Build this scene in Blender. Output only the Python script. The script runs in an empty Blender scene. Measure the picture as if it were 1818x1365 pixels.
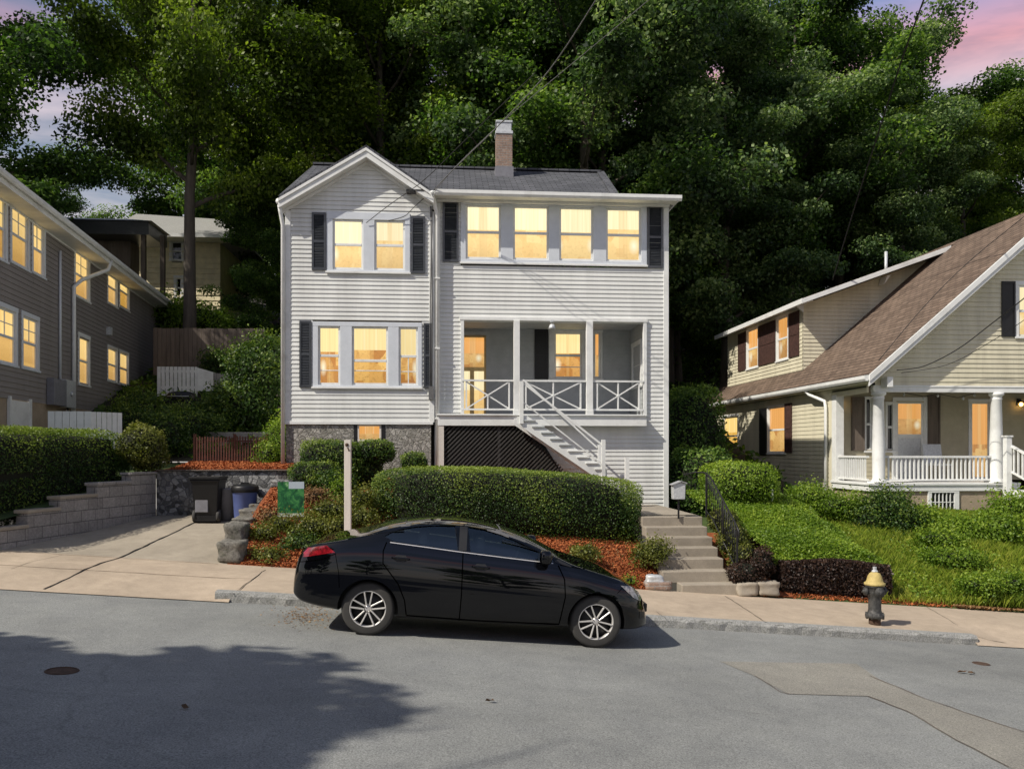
import bpy, bmesh, math, random
import numpy as np
from mathutils import Vector, Matrix
from mathutils.bvhtree import BVHTree
PI = math.pi
C = bpy.context.scene.collection
random.seed(7)
# ------------------------------------------------------------------ view geometry (measured from the photograph)
TH = math.radians(4.5); F = 1450.0; HZ = 800.0; CZ = 2.28
cT, sT = math.cos(TH), math.sin(TH)
def ray(px, py):
    u = px-909.0; v = HZ-py
    return (u*cT+F*sT, F*cT-u*sT, v)
def at(px, py, Y):
    a, b, v = ray(px, py); t = Y/b
    return Vector((a*t, Y, CZ+v*t))
def atX(px, py, X):
    a, b, v = ray(px, py); t = X/a
    return Vector((X, b*t, CZ+v*t))
def rect(px0, py0, px1, py1, Y):
    mx, my = (px0+px1)/2, (py0+py1)/2
    return (at(px0, my, Y).x, at(px1, my, Y).x, at(mx, py1, Y).z, at(mx, py0, Y).z)
def sstep(a, b, x):
    t = min(1, max(0, (x-a)/(b-a))); return t*t*(3-2*t)
# ------------------------------------------------------------------ object helpers
def tag(o, label=None, cat=None, group=None, kind=None):
    if label: o['label'] = label
    if cat: o['category'] = cat
    if group: o['group'] = group
    if kind: o['kind'] = kind
    return o
def thing(name, label, cat, loc=(0, 0, 0), group=None):
    o = bpy.data.objects.new(name, None); C.objects.link(o)
    o.location = loc; o.empty_display_size = .2
    return tag(o, label, cat, group)
def attach(o, parent, local=False):
    o.parent = parent
    if not local:
        if parent.type == 'EMPTY': o.matrix_parent_inverse = Matrix.Translation(parent.location).inverted()
    return o
def copy_tree(o, parent=None):
    c = o.copy(); C.objects.link(c)
    if parent is not None: c.parent = parent
    for ch in [k for k in bpy.data.objects if k.parent == o]:
        copy_tree(ch, c)
    return c
class MB:
    """collects polygons; T maps local (u, n, z) to the world"""
    def __init__(s, T=None): s.v = []; s.f = []; s.m = []; s.sm = []; s.T = T; s.mi = 0; s.smooth = False
    def add(s, vs, fs):
        b = len(s.v)
        for p in vs:
            s.v.append(tuple(s.T(*p)) if s.T else tuple(p))
        for f in fs:
            s.f.append(tuple(b+i for i in f)); s.m.append(s.mi); s.sm.append(s.smooth)
    def quad(s, a, b, c, d): s.add([a, b, c, d], [(0, 1, 2, 3)])
    def box(s, x0, x1, y0, y1, z0, z1):
        s.add([(x0,y0,z0),(x1,y0,z0),(x1,y1,z0),(x0,y1,z0),(x0,y0,z1),(x1,y0,z1),(x1,y1,z1),(x0,y1,z1)],
              [(0,3,2,1),(4,5,6,7),(0,1,5,4),(1,2,6,5),(2,3,7,6),(3,0,4,7)])
    def bar(s, p, q, w, h=None, up=(0,0,1)):
        h = h or w; p = Vector(p); q = Vector(q); d = (q-p).normalized(); up = Vector(up)
        if abs(d.dot(up)) > .99: up = Vector((0,1,0))
        a = d.cross(up).normalized()*w/2; b = a.cross(d).normalized()*h/2
        s.add([p-a-b,p+a-b,p+a+b,p-a+b,q-a-b,q+a-b,q+a+b,q-a+b],
              [(0,3,2,1),(4,5,6,7),(0,1,5,4),(1,2,6,5),(2,3,7,6),(3,0,4,7)])
    def tube(s, pts, r, n=8, caps=True):
        pts = [Vector(p) for p in pts]; rs = r if isinstance(r, (list, tuple)) else [r]*len(pts)
        vs = []; prev = None
        for i, p in enumerate(pts):
            d = (pts[min(i+1,len(pts)-1)]-pts[max(i-1,0)]).normalized()
            if prev is None:
                a = d.cross(Vector((0,0,1)))
                if a.length < .05: a = d.cross(Vector((0,1,0)))
            else: a = prev-d*prev.dot(d)
            a.normalize(); prev = a; b = d.cross(a)
            for k in range(n):
                t = 2*PI*k/n; vs.append(p+(a*math.cos(t)+b*math.sin(t))*rs[i])
        fs = [(i*n+k, i*n+(k+1)%n, (i+1)*n+(k+1)%n, (i+1)*n+k) for i in range(len(pts)-1) for k in range(n)]
        if caps: fs += [tuple(range(n))[::-1], tuple((len(pts)-1)*n+k for k in range(n))]
        o = s.smooth; s.smooth = True; s.add(vs, fs); s.smooth = o
    def lathe(s, prof, c=(0,0,0), n=20, axis='z', smooth=True, caps=True):
        vs = []; c = Vector(c)
        for r, h in prof:
            for k in range(n):
                t = 2*PI*k/n; x, y = r*math.cos(t), r*math.sin(t)
                vs.append(c+(Vector((x,y,h)) if axis == 'z' else Vector((x,h,y)) if axis == 'y' else Vector((h,x,y))))
        fs = [(i*n+k, i*n+(k+1)%n, (i+1)*n+(k+1)%n, (i+1)*n+k) for i in range(len(prof)-1) for k in range(n)]
        if caps and prof[0][0] > 1e-6: fs.append(tuple(range(n))[::-1])
        if caps and prof[-1][0] > 1e-6: fs.append(tuple((len(prof)-1)*n+k for k in range(n)))
        o = s.smooth; s.smooth = smooth; s.add(vs, fs); s.smooth = o
    def prism(s, poly, lo, hi, axis='y'):
        n = len(poly); f = (lambda a,b,h: (a,h,b)) if axis == 'y' else (lambda a,b,h: (a,b,h)) if axis == 'z' else (lambda a,b,h: (h,a,b))
        vs = [f(a,b,lo) for a,b in poly]+[f(a,b,hi) for a,b in poly]
        s.add(vs, [tuple(range(n)), tuple(range(n,2*n))[::-1]]+[(i,(i+1)%n,n+(i+1)%n,n+i) for i in range(n)])
    def slab(s, a, b, c, d, th):
        a,b,c,d = map(Vector,(a,b,c,d)); n = (b-a).cross(d-a).normalized()*th
        if n.z < 0: n = -n
        s.add([a,b,c,d,a-n,b-n,c-n,d-n],[(0,1,2,3),(7,6,5,4),(0,4,5,1),(1,5,6,2),(2,6,7,3),(3,7,4,0)])
    def build(s, name, mats, parent=None, local=False, bevel=0, fix=True, bseg=2):
        me = bpy.data.meshes.new(name); me.from_pydata(s.v, [], s.f)
        if not isinstance(mats, (list, tuple)): mats = [mats]
        for m in mats: me.materials.append(m)
        me.polygons.foreach_set('material_index', s.m); me.polygons.foreach_set('use_smooth', s.sm)
        if fix:
            bm = bmesh.new(); bm.from_mesh(me); bmesh.ops.recalc_face_normals(bm, faces=bm.faces); bm.to_mesh(me); bm.free()
        me.update()
        o = bpy.data.objects.new(name, me); C.objects.link(o)
        if bevel:
            md = o.modifiers.new('bevel', 'BEVEL'); md.width = bevel; md.segments = bseg; md.limit_method = 'ANGLE'; md.angle_limit = math.radians(40)
        if parent is not None: attach(o, parent, local)
        return o
# ------------------------------------------------------------------ materials
class NT:
    def __init__(s, name):
        s.mat = bpy.data.materials.new(name); s.mat.use_nodes = True; s.t = s.mat.node_tree
        s.t.nodes.clear(); s.out = s.n('ShaderNodeOutputMaterial')
    def n(s, typ, **kw):
        x = s.t.nodes.new(typ)
        for k, v in kw.items():
            if k.startswith('i_'):
                key = k[2:]; x.inputs[int(key) if key.isdigit() else key.replace('_', ' ')].default_value = v
            else: setattr(x, k, v)
        return x
    def l(s, a, b): s.t.links.new(a, b)
    def noise(s, vec, scale, detail=4, rough=.6, dist=0):
        x = s.n('ShaderNodeTexNoise'); x.inputs['Scale'].default_value = scale; x.inputs['Detail'].default_value = detail
        x.inputs['Roughness'].default_value = rough; x.inputs['Distortion'].default_value = dist; s.l(vec, x.inputs['Vector']); return x.outputs['Fac']
    def ramp(s, fac, stops):
        r = s.n('ShaderNodeValToRGB'); e = r.color_ramp.elements
        while len(e) < len(stops): e.new(.5)
        for i, (p, c) in enumerate(stops):
            e[i].position = p; e[i].color = (*c, 1) if len(c) == 3 else c
        s.l(fac, r.inputs['Fac']); return r.outputs['Color']
    def mix(s, fac, a, b, mode='MIX'):
        m = s.n('ShaderNodeMix', data_type='RGBA', blend_type=mode)
        for sock, v in ((m.inputs[0], fac), (m.inputs[6], a), (m.inputs[7], b)):
            if hasattr(v, 'links') or hasattr(v, 'is_output'): s.l(v, sock)
            elif isinstance(v, (int, float)): sock.default_value = v if sock == m.inputs[0] else (v, v, v, 1)
            else: sock.default_value = (*v, 1)
        return m.outputs[2]
    def math(s, op, a, b=0., c=0.):
        m = s.n('ShaderNodeMath', operation=op)
        for i, v in enumerate((a, b, c)):
            if hasattr(v, 'is_output'): s.l(v, m.inputs[i])
            else: m.inputs[i].default_value = v
        return m.outputs[0]
    def coord(s, which='Object'): return s.n('ShaderNodeTexCoord').outputs[which]
    def xyz(s, vec):
        x = s.n('ShaderNodeSeparateXYZ'); s.l(vec, x.inputs[0]); return x.outputs
    def comb(s, a, b, c=0.):
        x = s.n('ShaderNodeCombineXYZ')
        for i, v in enumerate((a, b, c)):
            if hasattr(v, 'is_output'): s.l(v, x.inputs[i])
            else: x.inputs[i].default_value = v
        return x.outputs[0]
    def bump(s, h, strength=.3, dist=.02):
        b = s.n('ShaderNodeBump'); b.inputs['Strength'].default_value = strength; b.inputs['Distance'].default_value = dist
        s.l(h, b.inputs['Height']); return b.outputs['Normal']
    def bsdf(s, color, rough=.7, normal=None, metal=0, spec=.5, coat=0, emit=None, es=1, alpha=None):
        p = s.n('ShaderNodeBsdfPrincipled')
        def put(k, v):
            if v is None: return
            if hasattr(v, 'is_output'): s.l(v, p.inputs[k])
            else: p.inputs[k].default_value = (*v, 1) if isinstance(v, tuple) else v
        put('Base Color', color); put('Roughness', rough); put('Metallic', metal); put('Specular IOR Level', spec); put('Coat Weight', coat)
        put('Normal', normal); put('Emission Color', emit); put('Alpha', alpha)
        if emit is not None: p.inputs['Emission Strength'].default_value = es
        s.l(p.outputs[0], s.out.inputs[0]); return p
def plain(name, col, rough=.7, var=.2, scale=6, bump=0, bscale=40, metal=0, spec=.4, coat=0, dirt=None, streak=False):
    t = NT(name); co = t.coord()
    v = co
    if streak:
        mp = t.n('ShaderNodeMapping'); mp.inputs['Scale'].default_value = (1, 1, .12); t.l(co, mp.inputs[0]); v = mp.outputs[0]
    a = t.noise(v, scale, 6, .65)
    lo = tuple(max(0, c*(1-var)) for c in col); hi = tuple(min(1, c*(1+var)) for c in col)
    c = t.ramp(a, [(.3, lo), (.7, hi)])
    if dirt:
        d = t.noise(v, scale*.37, 5, .7); c = t.mix(t.ramp(d, [(.5, (0,0,0)), (.72, (.6,.6,.6))]), c, dirt)
    nrm = t.bump(t.noise(co, bscale, 5, .7), bump, .02) if bump else None
    t.bsdf(c, rough, nrm, metal, spec, coat); return t.mat
def leafmat(name, dark, mid, light, trans=.35, rough=.5):
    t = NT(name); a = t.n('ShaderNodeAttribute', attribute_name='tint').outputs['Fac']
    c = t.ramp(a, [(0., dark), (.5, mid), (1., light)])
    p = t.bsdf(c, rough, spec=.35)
    tr = t.n('ShaderNodeBsdfTranslucent'); t.l(t.mix(1., c, (1.1, 1.25, .55), 'MULTIPLY'), tr.inputs[0])
    m = t.n('ShaderNodeMixShader'); m.inputs[0].default_value = trans; t.l(p.outputs[0], m.inputs[1]); t.l(tr.outputs[0], m.inputs[2])
    t.l(m.outputs[0], t.out.inputs[0]); return t.mat
def asphalt(name, base, warm=0, seed=0):
    t = NT(name); co = t.coord()
    big = t.noise(co, .35, 5, .6, .4); mid = t.noise(co, 2.2, 5, .7); fine = t.noise(co, 75, 4, .85); sp = t.n('ShaderNodeTexVoronoi'); sp.inputs['Scale'].default_value = 95; t.l(co, sp.inputs['Vector'])
    c = t.ramp(big, [(.3, tuple(b*.82 for b in base)), (.7, tuple(b*1.16 for b in base))])
    c = t.mix(.5, c, t.ramp(mid, [(.3, (.72,.72,.74)), (.7, (1.15,1.14,1.1))]), 'MULTIPLY')
    c = t.mix(1., c, t.ramp(fine, [(.34, (.42,.42,.43)), (.64, (1.5,1.5,1.5))]), 'MULTIPLY')
    spk = t.ramp(sp.outputs['Color'], [(.9, (0,0,0)), (.97, (1,1,1))])
    c = t.mix(t.math('MULTIPLY', spk, .3), c, (.45,.45,.44))
    cr = t.n('ShaderNodeTexVoronoi', feature='DISTANCE_TO_EDGE'); cr.inputs['Scale'].default_value = .33
    w = t.n('ShaderNodeMix', data_type='VECTOR'); w.inputs[0].default_value = .28; t.l(co, w.inputs[4])
    nz = t.n('ShaderNodeTexNoise'); nz.inputs['Scale'].default_value = 1.6; nz.inputs['Detail'].default_value = 6; t.l(co, nz.inputs['Vector']); t.l(nz.outputs['Color'], w.inputs[5]); t.l(w.outputs[1], cr.inputs['Vector'])
    cm = t.math('MULTIPLY', t.ramp(cr.outputs[0], [(.0, (1,1,1)), (.006, (0,0,0))]), t.ramp(t.noise(co, .5, 2), [(.52, (0,0,0)), (.62, (.2,.2,.2))]))
    c = t.mix(cm, c, (.06,.06,.06))
    st = t.noise(co, .9, 6, .75, 1.2); c = t.mix(t.math('MULTIPLY', t.ramp(st, [(.6, (0,0,0)), (.75, (1,1,1))]), .25), c, (.07,.065,.06))
    t.bsdf(c, .88, t.bump(fine, .5, .012), spec=.3); return t.mat
def concrete(name, col, joint=None):
    t = NT(name); co = t.coord()
    big = t.noise(co, .8, 6, .65, .5); mid = t.noise(co, 5, 6, .7); fine = t.noise(co, 90, 3, .7)
    c = t.ramp(big, [(.3, tuple(b*.8 for b in col)), (.7, tuple(b*1.12 for b in col))])
    c = t.mix(.6, c, t.ramp(mid, [(.3, (.78,.77,.75)), (.7, (1.12,1.12,1.1))]), 'MULTIPLY')
    c = t.mix(.6, c, t.ramp(fine, [(.3, (.75,.75,.75)), (.7, (1.18,1.18,1.18))]), 'MULTIPLY')
    sp = t.noise(co, 2.3, 8, .8, 1.); c = t.mix(t.math('MULTIPLY', t.ramp(sp, [(.6, (0,0,0)), (.72, (1,1,1))]), .35), c, tuple(b*.45 for b in col))
    t.bsdf(c, .85, t.bump(fine, .3, .01), spec=.3); return t.mat
def stone(name, a, b, mortar, scale=3.5, bump=.6):
    t = NT(name); co = t.coord(); nz = t.n('ShaderNodeTexNoise'); nz.inputs['Scale'].default_value = 3; t.l(co, nz.inputs['Vector'])
    w = t.n('ShaderNodeMix', data_type='VECTOR'); w.inputs[0].default_value = .2; t.l(co, w.inputs[4]); t.l(nz.outputs['Color'], w.inputs[5])
    v = t.n('ShaderNodeTexVoronoi'); v.inputs['Scale'].default_value = scale; t.l(w.outputs[1], v.inputs['Vector'])
    e = t.n('ShaderNodeTexVoronoi', feature='DISTANCE_TO_EDGE'); e.inputs['Scale'].default_value = scale; t.l(w.outputs[1], e.inputs['Vector'])
    c = t.mix(t.xyz(v.outputs['Color'])[0], a, b); c = t.mix(.8, c, t.ramp(t.noise(co, 30, 5, .75), [(.3, (.45,.45,.45)), (.7, (1.3,1.3,1.3))]), 'MULTIPLY')
    ed = t.ramp(e.outputs[0], [(.02, (0,0,0)), (.08, (1,1,1))]); c = t.mix(ed, mortar, c)
    h = t.math('ADD', t.math('MULTIPLY', ed, .6), t.math('MULTIPLY', t.noise(co, 25, 5, .7), .6)); t.bsdf(c, .9, t.bump(h, bump, .05), spec=.25); return t.mat
def shingle(name, a, b, mode, k=1.3):
    """mode 'y': courses climb with x, run along y; mode 'x': climb with y, run along x"""
    t = NT(name); co = t.coord(); x, y, z = t.xyz(co)[:3]
    run, up = (y, t.math('MULTIPLY', x, k)) if mode == 'y' else (x, t.math('MULTIPLY', y, k))
    br = t.n('ShaderNodeTexBrick'); br.offset = .5; t.l(t.comb(run, up), br.inputs['Vector'])
    for kk, v in (('Scale', 1), ('Mortar Size', .012), ('Mortar Smooth', .2), ('Bias', 0), ('Brick Width', .3), ('Row Height', .14)): br.inputs[kk].default_value = v
    br.inputs['Color1'].default_value = (*a, 1); br.inputs['Color2'].default_value = (*b, 1); br.inputs['Mortar'].default_value = tuple(c*.35 for c in a)+(1,)
    c = t.mix(.85, br.outputs['Color'], t.ramp(t.noise(co, 60, 4, .8), [(.3, (.5,.5,.5)), (.7, (1.4,1.4,1.4))]), 'MULTIPLY')
    c = t.mix(.6, c, t.ramp(t.noise(co, 1.1, 6, .7), [(.3, (.62,.62,.65)), (.7, (1.25,1.22,1.2))]), 'MULTIPLY')
    saw = t.math('FRACT', t.math('DIVIDE', up, .14)); t.bsdf(c, .9, t.bump(t.math('SUBTRACT', 1., saw), .6, .03), spec=.2); return t.mat
def brick(name, a, b, mortar, bw=.21, rh=.07, axis='x', bump=.5):
    t = NT(name); co = t.coord(); x, y, z = t.xyz(co)[:3]
    br = t.n('ShaderNodeTexBrick'); t.l(t.comb(t.math('ADD', x, y), z), br.inputs['Vector'])
    for kk, v in (('Scale', 1), ('Mortar Size', .007), ('Mortar Smooth', .1), ('Brick Width', bw), ('Row Height', rh)): br.inputs[kk].default_value = v
    br.inputs['Color1'].default_value = (*a, 1); br.inputs['Color2'].default_value = (*b, 1); br.inputs['Mortar'].default_value = (*mortar, 1)
    c = t.mix(.7, br.outputs['Color'], t.ramp(t.noise(co, 22, 6, .75), [(.3, (.55,.55,.55)), (.7, (1.3,1.3,1.3))]), 'MULTIPLY')
    c = t.mix(.5, c, t.ramp(t.noise(co, 2.2, 6, .75), [(.3, (.6,.6,.6)), (.7, (1.25,1.25,1.25))]), 'MULTIPLY')
    t.bsdf(c, .9, t.bump(t.math('SUBTRACT', t.noise(co, 40, 4), t.math('MULTIPLY', br.outputs['Fac'], .9)), bump, .02), spec=.2); return t.mat
def litpane(name, top, low, es, split=.52, orange=(.75,.33,.07), detail=1.):
    """window glass with a lit room painted into its glow: shade above, room below, different in every window"""
    t = NT(name); g = t.coord('Generated'); x, y, z = t.xyz(g)[:3]; u = t.math('ADD', x, y)
    rnd = t.n('ShaderNodeObjectInfo').outputs['Random']
    ob = t.coord('Object')
    fold = t.noise(t.comb(t.math('ADD', t.math('MULTIPLY', u, 14), t.math('MULTIPLY', rnd, 40)), t.math('MULTIPLY', z, .5)), 1.3, 3, .6)
    ctop = t.mix(.5, top, t.ramp(fold, [(.3, (.80,.72,.55)), (.7, (1.08,1.06,1.05))]), 'MULTIPLY')
    room = t.n('ShaderNodeTexVoronoi', distance='CHEBYCHEV'); room.inputs['Scale'].default_value = 3.2
    t.l(t.comb(t.math('ADD', u, t.math('MULTIPLY', rnd, 17)), z, rnd), room.inputs['Vector'])
    clow = t.mix(t.math('MULTIPLY', t.xyz(room.outputs['Color'])[0], .75*detail), low, orange)
    clow = t.mix(t.math('MULTIPLY', t.ramp(t.noise(ob, 14, 4, .7), [(.5, (0,0,0)), (.7, (1,1,1))]), .35*detail), clow, tuple(c*.55 for c in orange))
    hgt = t.math('ADD', split-.06, t.math('MULTIPLY', t.math('FRACT', t.math('MULTIPLY', rnd, 7.3)), .16))
    f = t.n('ShaderNodeMapRange'); t.l(t.math('SUBTRACT', z, hgt), f.inputs[0]); f.inputs[1].default_value = -.004; f.inputs[2].default_value = .004
    col = t.mix(f.outputs[0], clow, ctop)
    # far window mullions painted as bright lines into the glow of the shade
    far = t.math('GREATER_THAN', t.math('FRACT', t.math('MULTIPLY', rnd, 13.7)), .5)
    gx = t.math('LESS_THAN', t.math('ABSOLUTE', t.math('SUBTRACT', t.math('FRACT', t.math('MULTIPLY', u, 3.)), .5)), .06)
    col = t.mix(t.math('MULTIPLY', t.math('MULTIPLY', gx, far), t.math('MULTIPLY', f.outputs[0], .3)), col, (1.,.92,.62))
    side = t.math('ABSOLUTE', t.math('SUBTRACT', t.math('FRACT', u), .5)); dr = t.math('GREATER_THAN', side, t.math('ADD', .36, t.math('MULTIPLY', t.math('FRACT', t.math('MULTIPLY', rnd, 5.7)), .22)))
    col = t.mix(t.math('MULTIPLY', dr, .4), col, t.mix(.5, (.9,.62,.28), t.ramp(fold, [(.35, (.6,.5,.35)), (.65, (1.,.95,.85))]), 'MULTIPLY'))
    lx_ = t.math('SUBTRACT', t.math('FRACT', u), t.math('ADD', .25, t.math('MULTIPLY', t.math('FRACT', t.math('MULTIPLY', rnd, 11.3)), .5))); lz_ = t.math('SUBTRACT', z, .30)
    lamp_glow = t.math('SUBTRACT', 1., t.math('MULTIPLY', t.math('SQRT', t.math('ADD', t.math('MULTIPLY', lx_, lx_), t.math('MULTIPLY', lz_, lz_))), 6.))  # lamp glow drawn as a bright spot in the pane colour
    col = t.mix(t.math('MULTIPLY', t.math('MAXIMUM', lamp_glow, 0.), t.math('GREATER_THAN', t.math('FRACT', t.math('MULTIPLY', rnd, 17.9)), .55)), col, (1.,.93,.66))
    glow = t.ramp(z, [(0., (.8,.78,.74)), (.35, (1,1,1)), (1., (1.05,1.05,1.05))]); col = t.mix(1., col, glow, 'MULTIPLY')
    br = t.math('ADD', .86, t.math('MULTIPLY', t.math('FRACT', t.math('MULTIPLY', rnd, 3.1)), .26))
    col = t.mix(1., col, t.comb(br, br, br), 'MULTIPLY')
    t.bsdf((.02,.02,.02), .06, None, 0, .5, 0, col, es); return t.mat
mt = {}
mt['white'] = plain('white_trim_paint', (.74,.75,.73), .55, .06, 5, dirt=(.5,.5,.47))
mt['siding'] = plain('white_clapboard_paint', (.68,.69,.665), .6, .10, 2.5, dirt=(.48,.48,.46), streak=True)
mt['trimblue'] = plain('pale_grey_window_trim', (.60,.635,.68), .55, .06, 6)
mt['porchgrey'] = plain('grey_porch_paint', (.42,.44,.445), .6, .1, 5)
mt['shutter'] = plain('charcoal_shutter_paint', (.045,.05,.058), .3, .2, 9, spec=.7)
mt['black'] = plain('black_paint', (.012,.012,.013), .45, .2, 9)
mt['greysiding'] = plain('taupe_grey_siding', (.235,.215,.205), .65, .1, 3, streak=True)
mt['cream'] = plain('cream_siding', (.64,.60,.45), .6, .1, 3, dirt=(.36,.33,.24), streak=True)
mt['creamdark'] = plain('cream_siding_shade_toned', (.42,.38,.27), .65, .12, 3)  # darker copy of the cream siding, porch shade put into its colour
mt['beige'] = plain('beige_siding', (.78,.69,.45), .7, .14, 3, dirt=(.5,.44,.3))
mt['tan'] = plain('tan_stucco_foundation', (.36,.29,.21), .9, .14, 4, .5, 60)
mt['stone'] = stone('fieldstone_foundation', (.26,.25,.22), (.48,.46,.42), (.27,.26,.23), 13, .9)
mt['drystone'] = stone('rough_dark_stone', (.07,.07,.066), (.36,.36,.35), (.13,.13,.135), 11, .8)
mt['rock'] = plain('rough_granite_rock', (.16,.15,.13), .9, .6, 18, 1., 22, dirt=(.06,.07,.04))
mt['block'] = brick('grey_concrete_block', (.27,.255,.24), (.33,.31,.29), (.12,.115,.11), .46, .2)
mt['chimney'] = brick('chimney_brick', (.36,.25,.19), (.27,.19,.15), (.30,.28,.26), .2, .065)
mt['roofgrey'] = shingle('grey_asphalt_shingle', (.085,.09,.10), (.13,.135,.15), 'x', 1.12)
mt['roofgrey_y'] = shingle('grey_asphalt_shingle_side', (.085,.09,.10), (.13,.135,.15), 'y', 1.2)
mt['roofbrown'] = shingle('brown_asphalt_shingle', (.135,.098,.074), (.21,.155,.118), 'y', 1.32)
mt['concrete'] = concrete('sidewalk_concrete', (.46,.375,.285))
mt['drive'] = concrete('driveway_concrete', (.36,.315,.25))
mt['step'] = concrete('step_concrete', (.33,.29,.235))
mt['granite'] = plain('granite_kerb', (.30,.30,.285), .85, .5, 55, .7, 40, dirt=(.12,.12,.09))
mt['asphalt'] = asphalt('road_asphalt', (.235,.242,.232)); mt['patch'] = asphalt('road_patch_asphalt', (.25,.24,.208))
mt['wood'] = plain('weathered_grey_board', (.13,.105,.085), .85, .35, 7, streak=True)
mt['redwood'] = plain('dark_red_brown_fence', (.10,.035,.022), .7, .3, 9)
mt['soil'] = plain('brown_soil', (.09,.055,.03), .95, .4, 6, .8, 30)
mt['redsoil'] = plain('red_brown_mulch_ground', (.26,.075,.025), .95, .45, 22, .9, 45)
mt['forest'] = plain('forest_floor', (.035,.03,.018), .95, .5, 1.5, .6, 10)
mt['lawn'] = plain('lawn_ground', (.05,.08,.018), .95, .4, 3, .6, 30)
mt['bark'] = plain('tree_bark', (.085,.072,.056), .95, .4, 9, .9, 25, streak=True)
mt['metal'] = plain('galvanised_metal', (.45,.46,.47), .45, .12, 8, metal=.4)
mt['rust'] = plain('rusty_iron', (.075,.045,.03), .9, .4, 20, .5)
mt['yellow'] = plain('faded_yellow_paint', (.46,.36,.13), .65, .25, 14, .2, dirt=(.3,.22,.1))
mt['hydblack'] = plain('chipped_black_hydrant_paint', (.045,.045,.043), .5, .6, 26, .5, 50, dirt=(.16,.15,.14))
mt['silver'] = plain('silver_paint', (.55,.57,.58), .5, .2, 20, metal=.3)
mt['binblack'] = plain('black_bin_plastic', (.008,.008,.009), .45, .2, 8)
mt['binblue'] = plain('lavender_blue_bin_plastic', (.085,.115,.285), .5, .12, 5)
mt['bingrey'] = plain('grey_plastic', (.2,.2,.22), .6, .15, 8)
mt['rubber'] = plain('tyre_rubber', (.05,.048,.045), .85, .15, 12)
mt['alloy'] = plain('machined_alloy', (.68,.66,.63), .35, .06, 8, metal=.45)
mt['darkalloy'] = plain('black_wheel_pocket', (.01,.01,.011), .5)
mt['seat'] = plain('dark_car_upholstery', (.11,.11,.112), .8, .15, 15)
mt['wire'] = plain('black_cable', (.012,.012,.012), .6); mt['wiregrey'] = plain('grey_service_cable', (.13,.13,.13), .6)
mt['lattice'] = plain('dark_lattice_wood', (.05,.047,.044), .7, .2, 9)
mt['seam'] = plain('panel_gap_black', (.001,.001,.001), 1., spec=0)
mt['postwood'] = plain('pale_post_wood', (.66,.61,.55), .75, .12, 8, streak=True)
mt['darkshingle'] = plain('red_brown_shingle_panel', (.06,.028,.022), .8, .5, 12, .5)
mt['pane'] = litpane('lit_window_pane', (1.,.88,.55), (.97,.71,.31), 1.08, .52, (.78,.42,.12), .7)
mt['pane_low'] = litpane('lit_window_pane_patterned', (1.,.80,.38), (.92,.56,.16), 1.0, .55, (.55,.22,.04), 1.5)
mt['pane_left'] = litpane('lit_window_pane_amber', (1.,.70,.24), (.80,.46,.09), .95, .5, (.5,.24,.05), 1.1)
mt['pane_orange'] = litpane('lit_window_pane_orange', (.95,.46,.13), (.95,.62,.22), .85, .45, (.55,.2,.04), 1.2)
mt['door_lit'] = plain('cream_door_lamplight_tint', (.75,.55,.25), .5)  # yellow lamplight put into the door's base colour
t = NT('dark_window_glass'); t.bsdf((.01,.012,.014), .04, spec=.6); mt['darkglass'] = t.mat
t = NT('car_paint_black'); co = t.coord(); t.bsdf((.002,.0022,.0032), .4, None, 0, .0, 1.0).inputs['Coat Roughness'].default_value = .012; mt['carpaint'] = t.mat
t = NT('car_plastic_black'); t.bsdf((.012,.012,.013), .5); mt['carplastic'] = t.mat
t = NT('tail_light_red'); t.bsdf(t.ramp(t.noise(t.coord(), 22, 3), [(.35, (.07,.002,.004)), (.65, (.30,.008,.016))]), .12, spec=.6, coat=1); mt['tail'] = t.mat
t = NT('head_light_lens'); t.bsdf(t.ramp(t.noise(t.coord(), 16, 3), [(.4, (.06,.06,.06)), (.6, (.42,.4,.37))]), .1, spec=.7, coat=1); mt['head'] = t.mat
t = NT('car_window_glass'); gl = t.n('ShaderNodeBsdfGlossy'); gl.inputs['Roughness'].default_value = .01; gl.inputs['Color'].default_value = (.85,.95,1,1)
tr = t.n('ShaderNodeBsdfTransparent'); tr.inputs[0].default_value = (.70,.80,.80,1); fr = t.n('ShaderNodeFresnel'); fr.inputs[0].default_value = 2.0
ms = t.n('ShaderNodeMixShader'); t.l(fr.outputs[0], ms.inputs[0]); t.l(tr.outputs[0], ms.inputs[1]); t.l(gl.outputs[0], ms.inputs[2]); t.l(ms.outputs[0], t.out.inputs[0]); mt['carglass'] = t.mat
t = NT('lamp_bulb_glow'); t.bsdf((1.,.7,.3), .3, emit=(1.,.55,.14), es=9); mt['bulb'] = t.mat
mt['leaf_tree'] = leafmat('tree_leaf', (.012,.032,.007), (.075,.148,.028), (.31,.43,.09), .5)
mt['leaf_tree2'] = leafmat('tree_leaf_yellow_green', (.024,.046,.006), (.115,.18,.020), (.31,.39,.05), .48)
mt['leaf_tree3'] = leafmat('tree_leaf_blue_green', (.016,.038,.015), (.088,.155,.05), (.40,.50,.20), .45)
mt['leaf_hedge'] = leafmat('hedge_leaf', (.012,.034,.006), (.042,.092,.013), (.23,.30,.045), .33)
mt['leaf_lush'] = leafmat('lush_groundcover_leaf', (.06,.12,.012), (.165,.265,.024), (.33,.42,.05), .42)
mt['leaf_yellow'] = leafmat('yellow_green_shrub_leaf', (.045,.06,.008), (.12,.14,.02), (.26,.26,.06), .3)
mt['leaf_dark'] = leafmat('dark_purple_hedge_leaf', (.010,.006,.004), (.035,.018,.012), (.09,.05,.03), .15)
mt['grass'] = leafmat('grass_blade', (.09,.14,.015), (.24,.31,.032), (.45,.45,.085), .45)
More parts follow.
